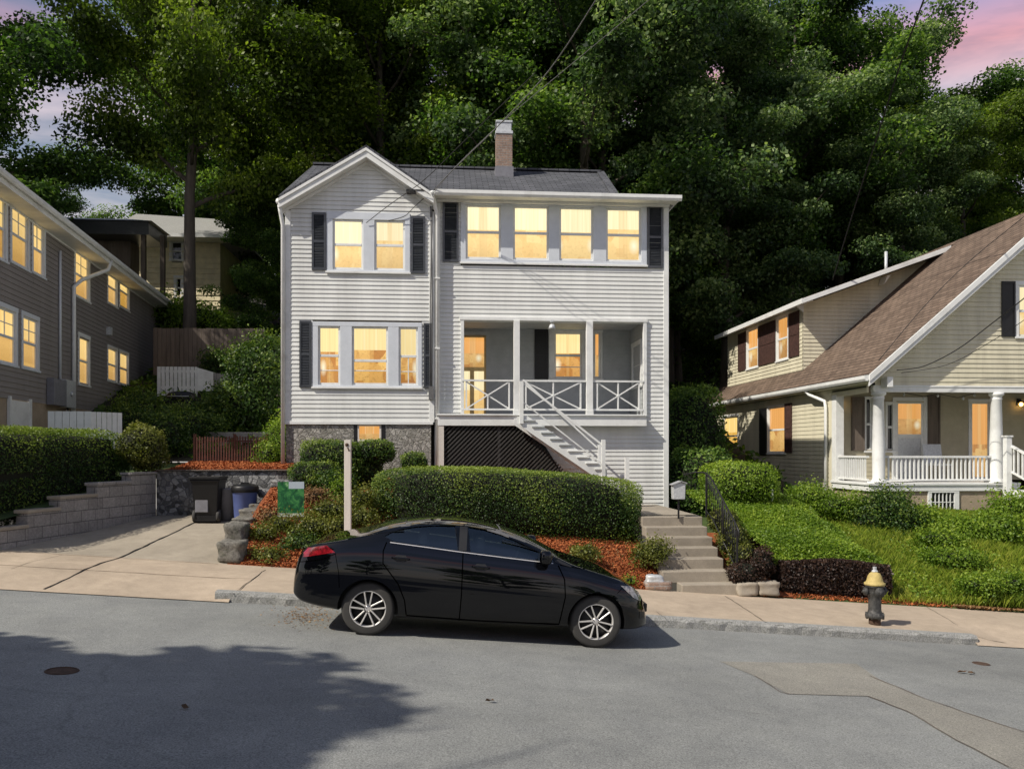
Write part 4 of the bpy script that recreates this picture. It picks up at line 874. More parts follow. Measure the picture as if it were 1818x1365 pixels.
# ------------------------------------------------------------------ houses on the hill behind
H4 = thing('hill_house', 'beige shingled house on the wooded hill behind a tall tree trunk', 'house', (-17, 44, 8))
TH4 = front(41.0); R4 = lambda *p: rect(*p, 41.0); b = R4(298, 420, 391, 580); z4 = at(340, 430, 41).z
w4 = [R4(305, 430, 323, 462), R4(313, 494, 322, 528)]
mb = MB(TH4); siding(mb, b[0]-1.5, b[1], 6.5, z4, .26, w4, lip=.03, seed=20); mb.build('front_wall', mt['beige'], H4, fix=False)
mb = MB(); mb.box(b[1]-.02, b[1], 41.03, 47, 6.5, z4); mb.box(b[0]-1.5, b[0]-1.48, 41.03, 47, 6.5, z4); mb.box(b[0]-1.5, b[1], 47, 47.05, 6.5, z4); mb.build('side_wall', mt['beige'], H4)
for w in w4: window(H4, TH4, w, mat='darkglass', wcas=.12)
mb = MB(); a0, a1 = at(262, 423, 40).x, at(424, 415, 40).x; zz = at(340, 416, 40).z
mb.add([(a0-2, 40, zz), (a1, 40, zz), (a1-1.6, 44, at(300, 388, 44).z), (a0-2, 44, at(250, 380, 44).z), (a1, 48, zz), (a0-2, 48, zz)], [(0, 1, 2, 3), (1, 4, 2), (4, 5, 3, 2)]); mb.build('roof', mt['granite'], H4)
mb = MB(); mb.box(a0-2, a1, 39.96, 40.0, zz-.14, zz+.02); mb.box(a0-2, a1, 40, 41.05, zz-.14, zz-.1); mb.build('eave_board', mt['white'], H4)
H5 = thing('dark_porch_house', 'dark house with a flat-topped porch roof behind the taupe grey house', 'house', (-15.5, 38, 7))
q0, q1 = at(140, 395, 36).x, at(264, 392, 36).x; z1_, z0_ = at(220, 392, 36).z, at(220, 416, 36).z
mb = MB(); mb.box(q0-3, q1, 36, 38.3, z0_, z0_+.06); mb.box(q0-3, q1, 36, 36.06, z0_+.06, z1_); mb.box(q1-.06, q1, 36.06, 38.3, z0_+.06, z1_); mb.add([(q0-3, 35.9, z1_), (q1+.15, 35.9, z1_), (q1+.15, 38.4, z1_), (q0-3, 38.4, z1_), (q0-3, 37.2, z1_+.4), (q1-1.2, 37.2, z1_+.4)], [(0, 1, 5, 4), (1, 2, 5), (2, 3, 4, 5)]); mb.build('roof', mt['shutter'], H5)
mb = MB(); mb.box(q0-3, q1-1.2, 37.2, 38.2, 4, z0_); mb.build('wall', mt['wood'], H5)
for px in (254, 288):
    c = at(px, 450, 36.1); mb = MB(); mb.box(c.x-.09, c.x+.09, 36.08, 36.26, 5, z0_); mb.build('porch_post', mt['wood'], H5)
# ------------------------------------------------------------------ the parked car (local: x forward, origin on the ground under its middle)
def interp(x, tab):
    if x <= tab[0][0]: return tab[0][1]
    for (a, p), (b, q) in zip(tab, tab[1:]):
        if x <= b: return p+(q-p)*(x-a)/(b-a)
    return tab[-1][1]
TOP = [(-.92,.66),(-.88,.90),(-.80,1.03),(-.70,1.095),(-.55,1.12),(-.373,1.155),(-.15,1.235),(.016,1.305),(.2,1.37),(.407,1.418),(.65,1.445),(.936,1.452),(1.15,1.445),(1.4,1.415),(1.6,1.37),(1.807,1.305),(2.0,1.225),(2.215,1.125),(2.4,1.045),(2.555,.995),(2.75,.935),(2.96,.86),(3.1,.785),(3.22,.695),(3.32,.58),(3.38,.45),(3.40,.36)]
BOT = [(-.92,.42),(-.88,.36),(-.8,.31),(-.6,.27),(-.4,.25),(.2,.20),(2.6,.20),(3.0,.20),(3.3,.2),(3.40,.24)]
WID = [(-.92,.60),(-.88,.70),(-.80,.775),(-.65,.82),(-.4,.85),(0,.868),(.6,.872),(1.6,.872),(2.4,.868),(2.8,.858),(3.0,.835),(3.15,.79),(3.26,.71),(3.34,.60),(3.40,.46)]
BEL = [(-.92,.58),(-.88,.78),(-.80,.92),(-.70,.99),(-.4,1.06),(0,1.085),(.23,1.085),(1.04,1.03),(2.19,.955),(2.55,.905),(2.96,.79),(3.1,.72),(3.22,.63),(3.32,.52),(3.40,.33)]
ST = [-.92,-.88,-.80,-.70,-.55,-.373,-.15,.016,.2,.407,.65,.936,1.15,1.4,1.6,1.807,2.0,2.215,2.4,2.555,2.75,2.96,3.1,3.22,3.32,3.38,3.40]
def section(a):
    w, b, l, t = interp(a, WID), interp(a, BOT), interp(a, BEL), interp(a, TOP); t = max(l+.015, t-.085*min(1, max(0, (t-.7)/.35))); g = max(.02, t-l); h = l-b
    wb = w*.955; ins = min(g*.40, .03+g*.36)
    return [(0, b), (w*.8, b), (w*.95, b+.05), (w*.976, b+.12*h), (w*.992, b+.32*h), (w, b+.48*h), (w*.986, b+.69*h), (w*.952, b+.87*h), (w*.90, l), (w*.90-.014-ins*.45, l+g*.45), (w*.90-.014-ins*1.0, l+g*.80), (w*.90-.06-ins*1.35, l+g*.945), (w*.38, l+g*.99), (0, t)]
def carbody():
    bm = bmesh.new(); rings = []
    for a in ST:
        s = section(a); r = [(a-1.35, -y, z) for y, z in s]+[(a-1.35, y, z) for y, z in s[1:-1][::-1]]
        rings.append([bm.verts.new(p) for p in r])
    n = len(rings[0])
    for A, B in zip(rings, rings[1:]):
        for i in range(n): bm.faces.new((A[i], A[(i+1) % n], B[(i+1) % n], B[i]))
    bm.faces.new(rings[0][::-1]); bm.faces.new(rings[-1]); bmesh.ops.recalc_face_normals(bm, faces=bm.faces)
    me = bpy.data.meshes.new('body'); bm.to_mesh(me); bm.free(); return me
def evaluated(o, name):
    dg = bpy.context.evaluated_depsgraph_get(); me = bpy.data.meshes.new_from_object(o.evaluated_get(dg)); me.name = name; return me
tmp = bpy.data.objects.new('body', carbody()); C.objects.link(tmp); m_ = tmp.modifiers.new('s', 'SUBSURF'); m_.levels = 2; m_.render_levels = 2
smooth = evaluated(tmp, 'body'); tmp.modifiers.clear(); tmp.data = smooth
bmx = bmesh.new(); bmx.from_mesh(smooth); BV = BVHTree.FromBMesh(bmx); bmx.free()
def on_side(a, z, s=-1, off=.004):
    h = BV.ray_cast(Vector((a-1.35, s*3, z)), Vector((0, -s, 0)))
    if h[0] is None: return None
    return h[0]+h[1]*off*(1 if h[1].y*s > 0 else -1)
POLR = [(.125,1.165),(.20,1.21),(.30,1.25),(.48,1.293),(.70,1.318),(.95,1.326),(1.00,1.055),(.60,1.085),(.23,1.115)]
POLF = [(1.105,1.324),(1.30,1.304),(1.50,1.260),(1.70,1.195),(1.90,1.12),(2.06,1.05),(2.15,1.01),(2.14,.985),(1.6,1.018),(1.15,1.046)]
cut = MB()
for p in (POLR, POLF): cut.prism([(a-1.35, z) for a, z in p], -1.2, 1.2)
co_ = cut.build('cut', mt['carplastic']); cyl = MB()
for a in (0, 2.7):
    for s in (-1, 1): cyl.lathe([(.352, min(s*.5, s*1.2)), (.352, max(s*.5, s*1.2))], (a-1.35, 0, .315), 48, 'y')
cy_ = cyl.build('cut2', mt['carplastic'])
cav = MB(); cav.prism([(a-1.35, z) for a, z in ((.22, .66), (2.16, .66), (2.16, .92), (1.92, 1.05), (1.5, 1.235), (1.1, 1.29), (.7, 1.283), (.36, 1.21), (.22, 1.12))], -.615, .615)
cv_ = cav.build('cut3', mt['carplastic'])
for c_ in (co_, cv_, cy_):
    b_ = tmp.modifiers.new('b', 'BOOLEAN'); b_.operation = 'DIFFERENCE'; b_.object = c_; b_.solver = 'EXACT'
body_me = evaluated(tmp, 'body')
for o in (co_, cy_, cv_, tmp): bpy.data.objects.remove(o)
body_me.materials.clear(); body_me.materials.append(mt['carpaint']); body_me.materials.append(mt['carplastic']); body_me.materials.append(mt['seat'])
for p in body_me.polygons:
    c = p.center; p.use_smooth = True; p.material_index = 0
    a = c.x+1.35
    inner = abs(c.y) < interp(a, WID)*.955-.06-(c.z-interp(a, BEL))*.5 if c.z > interp(a, BEL)-.06 else abs(c.y) < interp(a, WID)*.9
    tall = interp(a, TOP)
    if abs(p.normal.y) < .5 and ((any(math.hypot(c.x+1.35-q, c.z-.315) < .3525 for q in (0, 2.7)) and abs(c.y) > .45) or (inner and 1.0 < a+.9 < 3.2 and c.z > .95 and c.z < tall-.03 and p.normal.z*1 < 2 and abs(p.normal.x) > -1 and (abs(c.y) < .4 or True) and p.area > .02)): p.material_index = 1
    if c.z < .27: p.material_index = 1
    if abs(c.y) < .62 and .215 < a < 2.165 and .655 < c.z < min(1.3, tall-.045): p.material_index = 2
    if any(math.hypot(a-q, c.z-.315) < .34 for q in (0, 2.7)): p.material_index = 1
try: body_me.set_sharp_from_angle(angle=math.radians(35))
except Exception: pass
CARX, CARY = .394, 10.43
car = thing('parked_car', 'glossy black four-door sedan parked at the kerb facing right', 'car')
car.location = (CARX, CARY, .123-.0724*(CARX+.952)); car.rotation_euler = (0, math.atan(.0728), 0)
tyaw = 0
body = link('body', body_me, car, True)
def panel(name, pol, mat, s=-1, off=.004, parent=None, cuts=3):
    bm = bmesh.new(); f = bm.faces.new([bm.verts.new((a-1.35, 0, z)) for a, z in pol]); bmesh.ops.triangulate(bm, faces=[f]); bmesh.ops.subdivide_edges(bm, edges=bm.edges, cuts=cuts, use_grid_fill=True)
    bad = []
    for v in bm.verts:
        q = on_side(v.co.x+1.35, v.co.z, s, off)
        if q is None: bad.append(v)
        else: v.co = q
    bmesh.ops.delete(bm, geom=bad, context='VERTS'); bmesh.ops.recalc_face_normals(bm, faces=bm.faces)
    me = bpy.data.meshes.new(name); bm.to_mesh(me); bm.free(); me.materials.append(mt[mat]); me.shade_smooth(); return link(name, me, parent or car, True)
def ribbon(mb, pts, w, s=-1, off=.003, th=0):
    P = []
    for (a, z), (b, y) in zip(pts, pts[1:]):
        k = max(1, int(math.hypot(b-a, y-z)/.03)); P += [(a+(b-a)*i/k, z+(y-z)*i/k) for i in range(k)]
    P.append(pts[-1]); vs = []
    for i, (a, z) in enumerate(P):
        a0, z0 = P[max(0, i-1)]; a1, z1 = P[min(len(P)-1, i+1)]; L = math.hypot(a1-a0, z1-z0)+1e-9; nx, nz = -(z1-z0)/L, (a1-a0)/L
        for q in (-1, 1):
            h = on_side(a+nx*w/2*q, z+nz*w/2*q, s, off)
            vs.append(h if h else (vs[-1] if vs else Vector((a-1.35, s*.8, z))))
    mb.add(vs, [(2*i, 2*i+1, 2*i+3, 2*i+2) for i in range(len(P)-1)])
for s in (-1, 1):
    panel('side_window', POLR, 'carglass', s, -.012); panel('side_window', POLF, 'carglass', s, -.012)
    panel('door_sail', [(2.16,1.005),(2.2,1.02),(2.36,.955),(2.36,.94),(2.16,.985)], 'carplastic', s, .003)
    panel('tail_light', [(-.80,.955),(-.70,1.075),(-.64,1.085),(-.42,.945),(-.50,.93),(-.79,.86)], 'tail', s, .006); panel('head_light', [(2.97,.755),(3.10,.745),(3.20,.70),(3.28,.60),(3.26,.565),(3.15,.61),(3.05,.69)], 'head', s, .006)
    panel('fog_light', [(3.24,.36),(3.33,.36),(3.33,.43),(3.24,.45)], 'carplastic', s, .004)
    mb = MB()
    ribbon(mb, [(1.055,1.375),(1.06,1.03),(1.075,.55),(1.07,.24)], .013, s); ribbon(mb, [(.16,1.10),(.13,1.0),(.14,.86),(.33,.64),(.42,.45),(.45,.28)], .013, s)
    ribbon(mb, [(2.20,.955),(2.28,.80),(2.30,.6),(2.25,.27)], .013, s); ribbon(mb, [(.45,.27),(1.3,.255),(2.25,.268)], .016, s); ribbon(mb, [(-.42,.94),(-.36,.72),(-.34,.55)], .006, s); ribbon(mb, [(2.99,.73),(2.93,.67)], .006, s)
    ribbon(mb, [(2.22,.96),(2.6,.92),(2.96,.83),(3.05,.77)], .007, s)
    ribbon(mb, [(-.83,.80),(-.56,.86),(-.42,.93)], .008, s)
    mb.build('door_seam', mt['seam'], car, True, fix=False)
    mb = MB(); ribbon(mb, [(.2,1.10),(.6,1.072),(1.0,1.042),(1.6,1.004),(2.14,.972)], .009, s, .005); mb.build('window_trim', mt['alloy'], car, True, fix=False)
    mb = MB(); ribbon(mb, [(1.0525,1.322),(1.0525,1.052)], .094, s, .006); mb.build('pillar_cover', mt['carplastic'], car, True, fix=False)
    for a, z in ((.34, .935), (1.28, .89)):
        h = on_side(a, z, s, 0); mb = MB(); pts = [(a-.1-1.35, h.y+s*.004, z-.004), (a-.08-1.35, h.y+s*.03, z), (a+.08-1.35, h.y+s*.03, z-.006), (a+.1-1.35, h.y+s*.004, z-.012)]; mb.tube(pts, .012, 8); mb.build('door_handle', mt['carpaint'], car, True)
        panel('handle_cup', [(a-.09, z-.005), (a-.05, z-.045), (a+.05, z-.047), (a+.09, z-.012), (a+.05, z+.03), (a-.05, z+.03)], 'carplastic', s, .003)
    mb = MB(); h = on_side(2.02, 1.03, s, 0)
    cv, cf = core_ell((2.03-1.35, h.y+s*.14, 1.055), (.075, .115, .085), .6, 14, 10); mb.smooth = True; mb.add([tuple(v) for v in cv], cf); mb.smooth = False; mb.bar((2.08-1.35, h.y-.02*s, .985), (2.05-1.35, h.y+s*.12, 1.0), .05, .03); mi = mb.build('wing_mirror', mt['carpaint'], car, True)
    mb = MB(); mb.quad((1.951-1.35, h.y+s*.05, 1.0), (1.951-1.35, h.y+s*.23, 1.0), (1.951-1.35, h.y+s*.23, 1.11), (1.951-1.35, h.y+s*.05, 1.11)); mb.build('mirror_glass', mt['darkglass'], mi, True)
def windscreen(name, aa, zt):
    bm = bmesh.new(); g = []
    for a in aa:
        s = section(a); row = []
        for k in range(9):
            y = -(s[9][0]-.03)+2*(s[9][0]-.03)*k/8; h = BV.ray_cast(Vector((a-1.35, y, 3)), Vector((0, 0, -1))); row.append(bm.verts.new(h[0]+h[1]*.004))
        g.append(row)
    for A, B in zip(g, g[1:]):
        for i in range(8): bm.faces.new((A[i], A[i+1], B[i+1], B[i]))
    me = bpy.data.meshes.new(name); bm.to_mesh(me); bm.free(); me.materials.append(mt['darkglass']); me.shade_smooth(); link(name, me, car, True)
windscreen('windscreen', lin(1.52, 2.22, 8), 0); windscreen('rear_window', lin(-.30, .35, 8), 0)
mb = MB(); mb.box(-.93-1.35+.02, -.905-1.35, -.26, .26, .62, .74); mb.build('number_plate', mt['silver'], car, True)
mb = MB(); mb.box(3.36-1.35, 3.405-1.35, -.42, .42, .40, .5); mb.build('grille', mt['carplastic'], car, True, bevel=.01)
for y in (-.38, .38):
    mb = MB()
    for a, zz in ((1.22, 1.0), (.52, 1.0)):
        cv, cf = core_ell((a-1.35+.05, y, zz+.12), (.06, .14, .10), .6); mb.smooth = True; mb.add([tuple(v) for v in cv], cf); mb.smooth = False
        mb.prism([(a-1.35+.12, .66), (a-1.35+.0, zz+.04), (a-1.35+.09, zz+.04), (a-1.35+.24, .66)], y-.22, y+.22)
    mb.build('seat', mt['seat'], car, True)
mb = MB(); pts = [(1.72-1.35+.05*math.sin(t_), -.38+.17*math.cos(t_), 1.03+.15*math.sin(t_)) for t_ in [i*2*PI/16 for i in range(17)]]; mb.tube(pts, .014, 6, False); mb.build('steering_wheel', mt['seat'], car, True)
mb = MB(); mb.box(1.95-1.35, 2.14-1.35, -.6, .6, .7, .93); mb.box(1.16-1.35, 2.05-1.35, -.72, .72, .93, 1.0) if False else None; mb.build('dashboard', mt['seat'], car, True)
for a in (0, 2.7):
    for s in (-1, 1):
        R_ = .312; mb = MB(); cx = (a-1.35, 0, R_); yo = s*.80; yi = s*.60
        mb.lathe([(.205, yo-s*.004), (.222, yo+s*.004), (.235, yo), (.275, yo+s*.008), (.298, yo-s*.004), (.310, yo-s*.035), (R_, yo-s*.07), (R_, yi+s*.06), (.308, yi+s*.02), (.28, yi), (.205, yi)], cx, 48, 'y', caps=False)
        wh = mb.build('wheel', mt['rubber'], car, True)
        mb = MB(); mb.lathe([(0, yo-s*.075), (.21, yo-s*.055), (.21, yi)], cx, 40, 'y', caps=False); pk = mb.build('wheel_pocket', mt['darkalloy'], wh, True)
        mb = MB(); mb.lathe([(.196, yo-s*.05), (.200, yo-s*.004), (.212, yo+s*.002), (.218, yo-s*.02)], cx, 48, 'y', caps=False)
        for k in range(5):
            t0 = 2*PI*k/5+(.35 if a == 0 else .9)
            for q in (-1, 1):
                a0 = t0+q*.42; a1 = t0+q*.23
                p = Vector((a-1.35+.045*math.cos(a0), yo-s*.022, R_+.045*math.sin(a0))); e = Vector((a-1.35+.2*math.cos(a1), yo-s*.008, R_+.2*math.sin(a1)))
                mb.bar(p, e, .0165, .03, (0, 1, 0))
        mb.lathe([(0, yo-s*.022), (.022, yo-s*.022), (.034, yo-s*.026), (.055, yo-s*.05)], cx, 20, 'y'); mb.build('rim', mt['alloy'], wh, True, bevel=.003, bseg=1)
# ------------------------------------------------------------------ street furniture and small things
def gz(px, py, fn, y0=12):
    x, y = gpt(px, py, fn, y0); return Vector((x, y, fn(x, y)))
h0 = gz(1553, 1108, zwalk)
hyd = thing('fire_hydrant', 'black fire hydrant with faded yellow bonnet standing on the sidewalk', 'hydrant', h0)
mb = MB(); mb.lathe([(.085, -.05), (.085, .10), (.075, .105)], (0, 0, 0), 20); mb.build('base', mt['rust'], hyd, True)
mb = MB(); mb.lathe([(.0, .1), (.125, .1), (.135, .12), (.135, .15), (.12, .165), (.10, .19), (.092, .22), (.088, .40), (.095, .43), (.115, .47), (.12, .50), (.115, .555), (.135, .565), (.138, .59), (0, .59)], (0, 0, 0), 24)
for k in range(8): t_ = k*PI/4; mb.lathe([(0, .09), (.018, .09), (.018, .175), (0, .175)], (.122*math.cos(t_), .122*math.sin(t_), 0), 6)
mb.build('barrel', mt['hydblack'], hyd, True)
mb = MB(); mb.lathe([(.145, .59), (.15, .60), (.148, .625), (.125, .635), (.115, .66), (.10, .72), (.075, .765), (.04, .785), (0, .79)], (0, 0, 0), 24); mb.build('bonnet', mt['yellow'], hyd, True)
mb = MB(); mb.lathe([(.045, .785), (.05, .80), (.04, .81), (.028, .815), (.03, .86), (0, .865)], (0, 0, 0), 6, smooth=False); mb.build('operating_nut', mt['silver'], hyd, True)
for ax, cc, rr in (((1, 0), .1, .05), ((-1, 0), .1, .05), ((0, -1), .1, .062)):
    mb = MB(); pr_ = [(0, cc-.03), (rr, cc-.03), (rr, cc+.02), (rr*1.2, cc+.025), (rr*1.2, cc+.06), (rr*.6, cc+.065), (rr*.4, cc+.09), (0, cc+.09)]
    mb.lathe([(r_, (ax[0] or ax[1])*h_) for r_, h_ in pr_], (0, 0, .50), 14, 'x' if ax[0] else 'y'); mb.build('nozzle_cap', mt['hydblack'], hyd, True)
def disc(name, label, cat, px, py, r, mat, sq=1.):
    c = gz(px, py, zroad, 8); mb = MB(); n = 28; rr = random.Random(px)
    for k, (ra, za) in enumerate(((r, .006), (r*.93, .012), (r*.9, .004), (0.001, .006))): pass
    V = []; prof_ = [(r*1.06, .003), (r, .009), (r*.92, .011), (r*.9, .004), (.02, .006)]
    for ra, za in prof_:
        for k in range(n): t_ = 2*PI*k/n; x, y = c.x+ra*math.cos(t_), c.y+ra*math.sin(t_)*sq; V.append((x, y, zroad(x, y)+za))
    mb.add(V, [(i*n+k, i*n+(k+1) % n, (i+1)*n+(k+1) % n, (i+1)*n+k) for i in range(len(prof_)-1) for k in range(n)]+[tuple((len(prof_)-1)*n+k for k in range(n))])
    return tag(mb.build(name, mt[mat]), label, cat)
disc('manhole_cover', 'small round iron cover set in the shaded road at the left', 'manhole cover', 110, 1191, .13, 'rust'); disc('valve_cover', 'rusty iron valve cover in the road at the right', 'valve cover', 1742, 1178, .1, 'rust')
def litter(name, label, cat, px, py, L, mat, seed, group=None):
    c = gz(px, py, zroad, 8); rr = random.Random(seed); mb = MB(); n = 7; pts = []; a0 = rr.random()*6
    for k in range(n): t_ = 2*PI*k/n; ra = L*(.35+.3*rr.random()); pts.append((c.x+ra*math.cos(t_)*1.5, c.y+ra*math.sin(t_), c.z+.008+rr.random()*.035))
    mb.add(pts+[(c.x, c.y, c.z+.02)], [(k, (k+1) % n, n) for k in range(n)]); return tag(mb.build(name, mt[mat], fix=False), label, cat, group)
litter('fallen_leaf', 'pale dry leaf lying on the road by the rusty valve cover', 'leaf', 1708, 1195, .07, 'litter', 1); litter('fallen_leaf', 'dark curled leaf beside the pale one on the road', 'leaf', 1724, 1197, .06, 'soil', 2)
litter('fallen_leaf', 'small brown leaf on the open road below the car', 'leaf', 870, 1247, .05, 'litter', 3); litter('fallen_leaf', 'tiny dark leaf near the bottom of the shaded road', 'leaf', 330, 1259, .05, 'soil', 4)
# leaf dust under the rear bumper
rng = np.random.default_rng(4); k = 420; P = []
for i in range(k):
    px, py = 545+rng.normal()*26, 1092+rng.normal()*11; c = gz(px, py, zroad, 10); P.append((c.x, c.y, c.z+.006))
tag(link('leaf_litter', quads_mesh('leaf_litter', leaf_quads(np.array(P), .03, np.tile([0, 0, 1.], (k, 1)), rng, .25), rng.random(k), [mt['litter']])), 'brown leaf litter swept against the kerb behind the car', 'leaf litter', kind='stuff')
# concrete steps
mb_steps = thing('concrete_steps', 'flight of seven tan concrete steps rising from the sidewalk to the walkway', 'steps', (4.3, 14.5, 0))
for i, z in enumerate((.01, .195, .369, .527, .683, .847, 1.015)):
    y = 13.55+.3*i; zl = (-.45, .01, .195, .369, .527, .683, .847)[i]
    mb = MB(); mb.box(3.70 if i else 3.95, 4.88 if i else 5.0, y, y+.33 if i < 6 else y+.45, zl-.02, z); s_ = mb.build('step', mt['step'], mb_steps, bevel=.014)
# kerb stones at the foot of the steps, brick stack
def rockmesh(mb, c, r, seed, e=.55):
    cv, cf = core_ell(c, r, e, 30, 18); rr = np.random.default_rng(seed); ph = rr.random(6)*9; q = (cv-np.array(c))/np.array(r)
    d = 1+.07*np.sin(q[:,0]*3+ph[0]+q[:,2]*2)+.06*np.sin(q[:,1]*4+ph[1])*np.sin(q[:,2]*3+ph[2])+.012*rr.normal(size=len(q)); d = d+.035*np.sin(q[:,0]*9+ph[2])*np.sin(q[:,2]*8+ph[3])*np.sin(q[:,1]*7+ph[4])-.02*rr.normal(size=len(q))*0; d[:] = np.where(np.abs(np.abs(q[:,2])-1) < 1e-6, 1, d)
    mb.smooth = True; mb.add([tuple(v) for v in np.array(c)+q*np.array(r)*d[:, None]], cf); mb.smooth = False
def rock(label, px0, px1, py0, py1, Y, seed, mat='rock', name='edging_stone', d=.2, group=None, e=.55):
    r = rect(px0, py0, px1, py1, Y); c = ((r[0]+r[1])/2, Y+d*.8, (r[2]+r[3])/2); mb = MB(); rockmesh(mb, c, ((r[1]-r[0])/2, d, (r[3]-r[2])/2+.005), seed, e); return tag(mb.build(name, mt[mat]), label, 'stone', group)
rock('squared tan stone at the foot of the steps, nearer the steps', 1310, 1346, 1035, 1057, 13.5, 1, 'step', d=.14, e=.13); rock('squared tan stone at the foot of the steps, next to the dark hedge', 1346, 1385, 1034, 1056, 13.5, 2, 'step', d=.14, e=.13)
rock('pale rough stone lying on bricks left of the steps', 1148, 1180, 1022, 1036, 13.62, 3, 'silver', d=.1, e=.4); rock('flat brick slab under the pale stone left of the steps', 1146, 1194, 1034, 1048, 13.55, 4, 'chimney', d=.1, e=.25)
# driveway edging stones at the right
for i, a in enumerate(((384, 432, 962, 998, 13.62, .24, 'big weathered stone block at the sidewalk end of the driveway edging'), (396, 436, 930, 966, 14.25, .25, 'square grey stone block second in the driveway edging'), (412, 452, 920, 934, 15.0, .26, 'flat stone third in the driveway edging'), (422, 462, 905, 920, 15.7, .25, 'low flat stone fourth in the driveway edging'), (440, 476, 895, 908, 16.4, .25, 'last small flat stone of the edging beside the blue bin'))):
    rock(a[6], a[0], a[1], a[2], a[3], a[4], 10+i, 'rock', d=a[5], e=.25)
# retaining walls
W1 = thing('block_retaining_wall', 'stepped grey concrete block retaining wall along the left of the driveway', 'retaining wall', (-6.6, 15.5, 1))
ys_ = [13.55, 14.15, 14.85, 15.75, 16.7, 17.45]; tops = [1.0, 1.24, 1.43, 1.63, 1.79]
for i in range(5):
    y0, y1 = ys_[i], ys_[i+1]; mb = MB(); v = lambda y, n, z: (wallx(y)+n, y, z)
    mb.add([v(y0, -.2, .2), v(y1, -.2, .2), v(y1, 0, .2), v(y0, 0, .2), v(y0, -.2, tops[i]), v(y1, -.2, tops[i]), v(y1, 0, tops[i]), v(y0, 0, tops[i])], [(0, 1, 2, 3), (7, 6, 5, 4), (0, 4, 5, 1), (1, 5, 6, 2), (2, 6, 7, 3), (3, 7, 4, 0)])
    mb.build('block_course', mt['block'], W1, bevel=.012)
    mb = MB(); mb.add([v(y0-.02, -.22, tops[i]), v(y1+.0, -.22, tops[i]), v(y1+.0, .02, tops[i]), v(y0-.02, .02, tops[i]), v(y0-.02, -.22, tops[i]+.06), v(y1, -.22, tops[i]+.06), v(y1, .02, tops[i]+.06), v(y0-.02, .02, tops[i]+.06)], [(0, 1, 2, 3), (7, 6, 5, 4), (0, 4, 5, 1), (1, 5, 6, 2), (2, 6, 7, 3), (3, 7, 4, 0)])
    mb.build('cap_stone', mt['step'] if i < 3 else mt['block'], W1, bevel=.01)
mb = MB(); mb.box(-10.5, wallx(13.55)-.02, 13.55, 13.75, .2, 1.06); mb.build('block_course', mt['block'], W1, bevel=.012)
mb = MB(); mb.box(wallx(17.45), -2.6, 17.45, 17.75, .5, 1.86); tag(mb.build('stone_retaining_wall', mt['drystone'], bevel=.02), 'dark rough stone wall behind the bins at the driveway end', 'retaining wall')
# ledge rail on the stone wall
mb = MB(); mb.box(wallx(17.4)+.02, -2.6, 17.40, 17.5, 1.865, 1.885); tag(mb.build('wall_coping', mt['wood'], bevel=.01), 'thin dark coping board along the top of the stone wall', 'coping')
# rough stone steps beside the yard sign
for i, (a, b, c, d_) in enumerate(((455, 500, 868, 884), (462, 505, 886, 902), (478, 520, 852, 866))):
    rock(('dark flat fieldstone beside the barrel, upper of the pair', 'dark flat fieldstone beside the barrel, lower of the pair', 'dark flat fieldstone behind the green yard sign')[i], a, b, c, d_, 16.5+.3*(1-i % 2), 30+i, 'drystone', d=.2, e=.4)
# bins
def binthing(px, py, Y): return at(px, py, Y)
b0 = at(371, 914, 16.75); zb_ = zdrive(b0.x, 16.75)
wb = thing('wheelie_bin', 'black wheeled bin with a lid standing by the stone wall', 'bin', (b0.x, 16.75, zb_+.0))
mb = MB(); mb.add([(-.21, -.2, .12), (.21, -.2, .12), (.21, .22, .12), (-.21, .22, .12), (-.27, -.3, .84), (.27, -.3, .84), (.27, .28, .84), (-.27, .28, .84)], [(0, 3, 2, 1), (4, 5, 6, 7), (0, 1, 5, 4), (1, 2, 6, 5), (2, 3, 7, 6), (3, 0, 4, 7)]); mb.box(-.29, .29, -.32, .3, .80, .85); mb.build('bin_body', mt['binblack'], wb, True, bevel=.02)
mb = MB(); mb.box(-.30, .30, -.34, .30, .853, .90); mb.tube([(-.2, .33, .88), (.2, .33, .88)], .02); mb.build('lid', mt['binblack'], wb, True, bevel=.02)
mb = MB(); mb.box(-.2, .05, -.245, -.215, .2, .62); mb.build('front_panel', mt['bingrey'], wb, True, bevel=.01)
for s in (-1, 1):
    mb = MB(); mb.lathe([(0, s*.2), (.12, s*.2), (.12, s*.26), (0, s*.26)], (0, -.12, .12), 16, 'x'); mb.build('wheel', mt['rubber'], wb, True)
mb = MB(); mb.box(-.2, .2, -.22, -.16, .02, .14); mb.build('axle_guard', mt['binblack'], wb, True)
b0 = at(435, 914, 16.6); bb = thing('blue_barrel', 'lavender blue plastic rubbish barrel with a dark lid beside the black bin', 'bin', (b0.x, 16.6, zdrive(b0.x, 16.6)))
mb = MB(); mb.lathe([(0, .01), (.19, .01), (.2, .04), (.235, .60), (.25, .62), (.25, .66), (.22, .66)], (0, 0, 0), 32); mb.build('barrel', mt['binblue'], bb, True)
mb = MB(); mb.lathe([(.262, .62), (.268, .66), (.265, .72), (.245, .75), (.12, .78), (0, .785)], (0, 0, 0), 32); mb.box(-.08, .08, -.03, .03, .78, .81); mb.build('lid', mt['binblack'], bb, True)
b0 = at(404, 914, 16.95); mb = MB(); mb.lathe([(0, .0), (.14, 0), (.17, .62), (.18, .64), (.15, .64)], (b0.x, 16.95, zdrive(b0.x, 16.9)), 20); tag(mb.build('grey_bin', mt['bingrey']), 'small grey open bin tucked between the black bin and the blue barrel', 'bin')
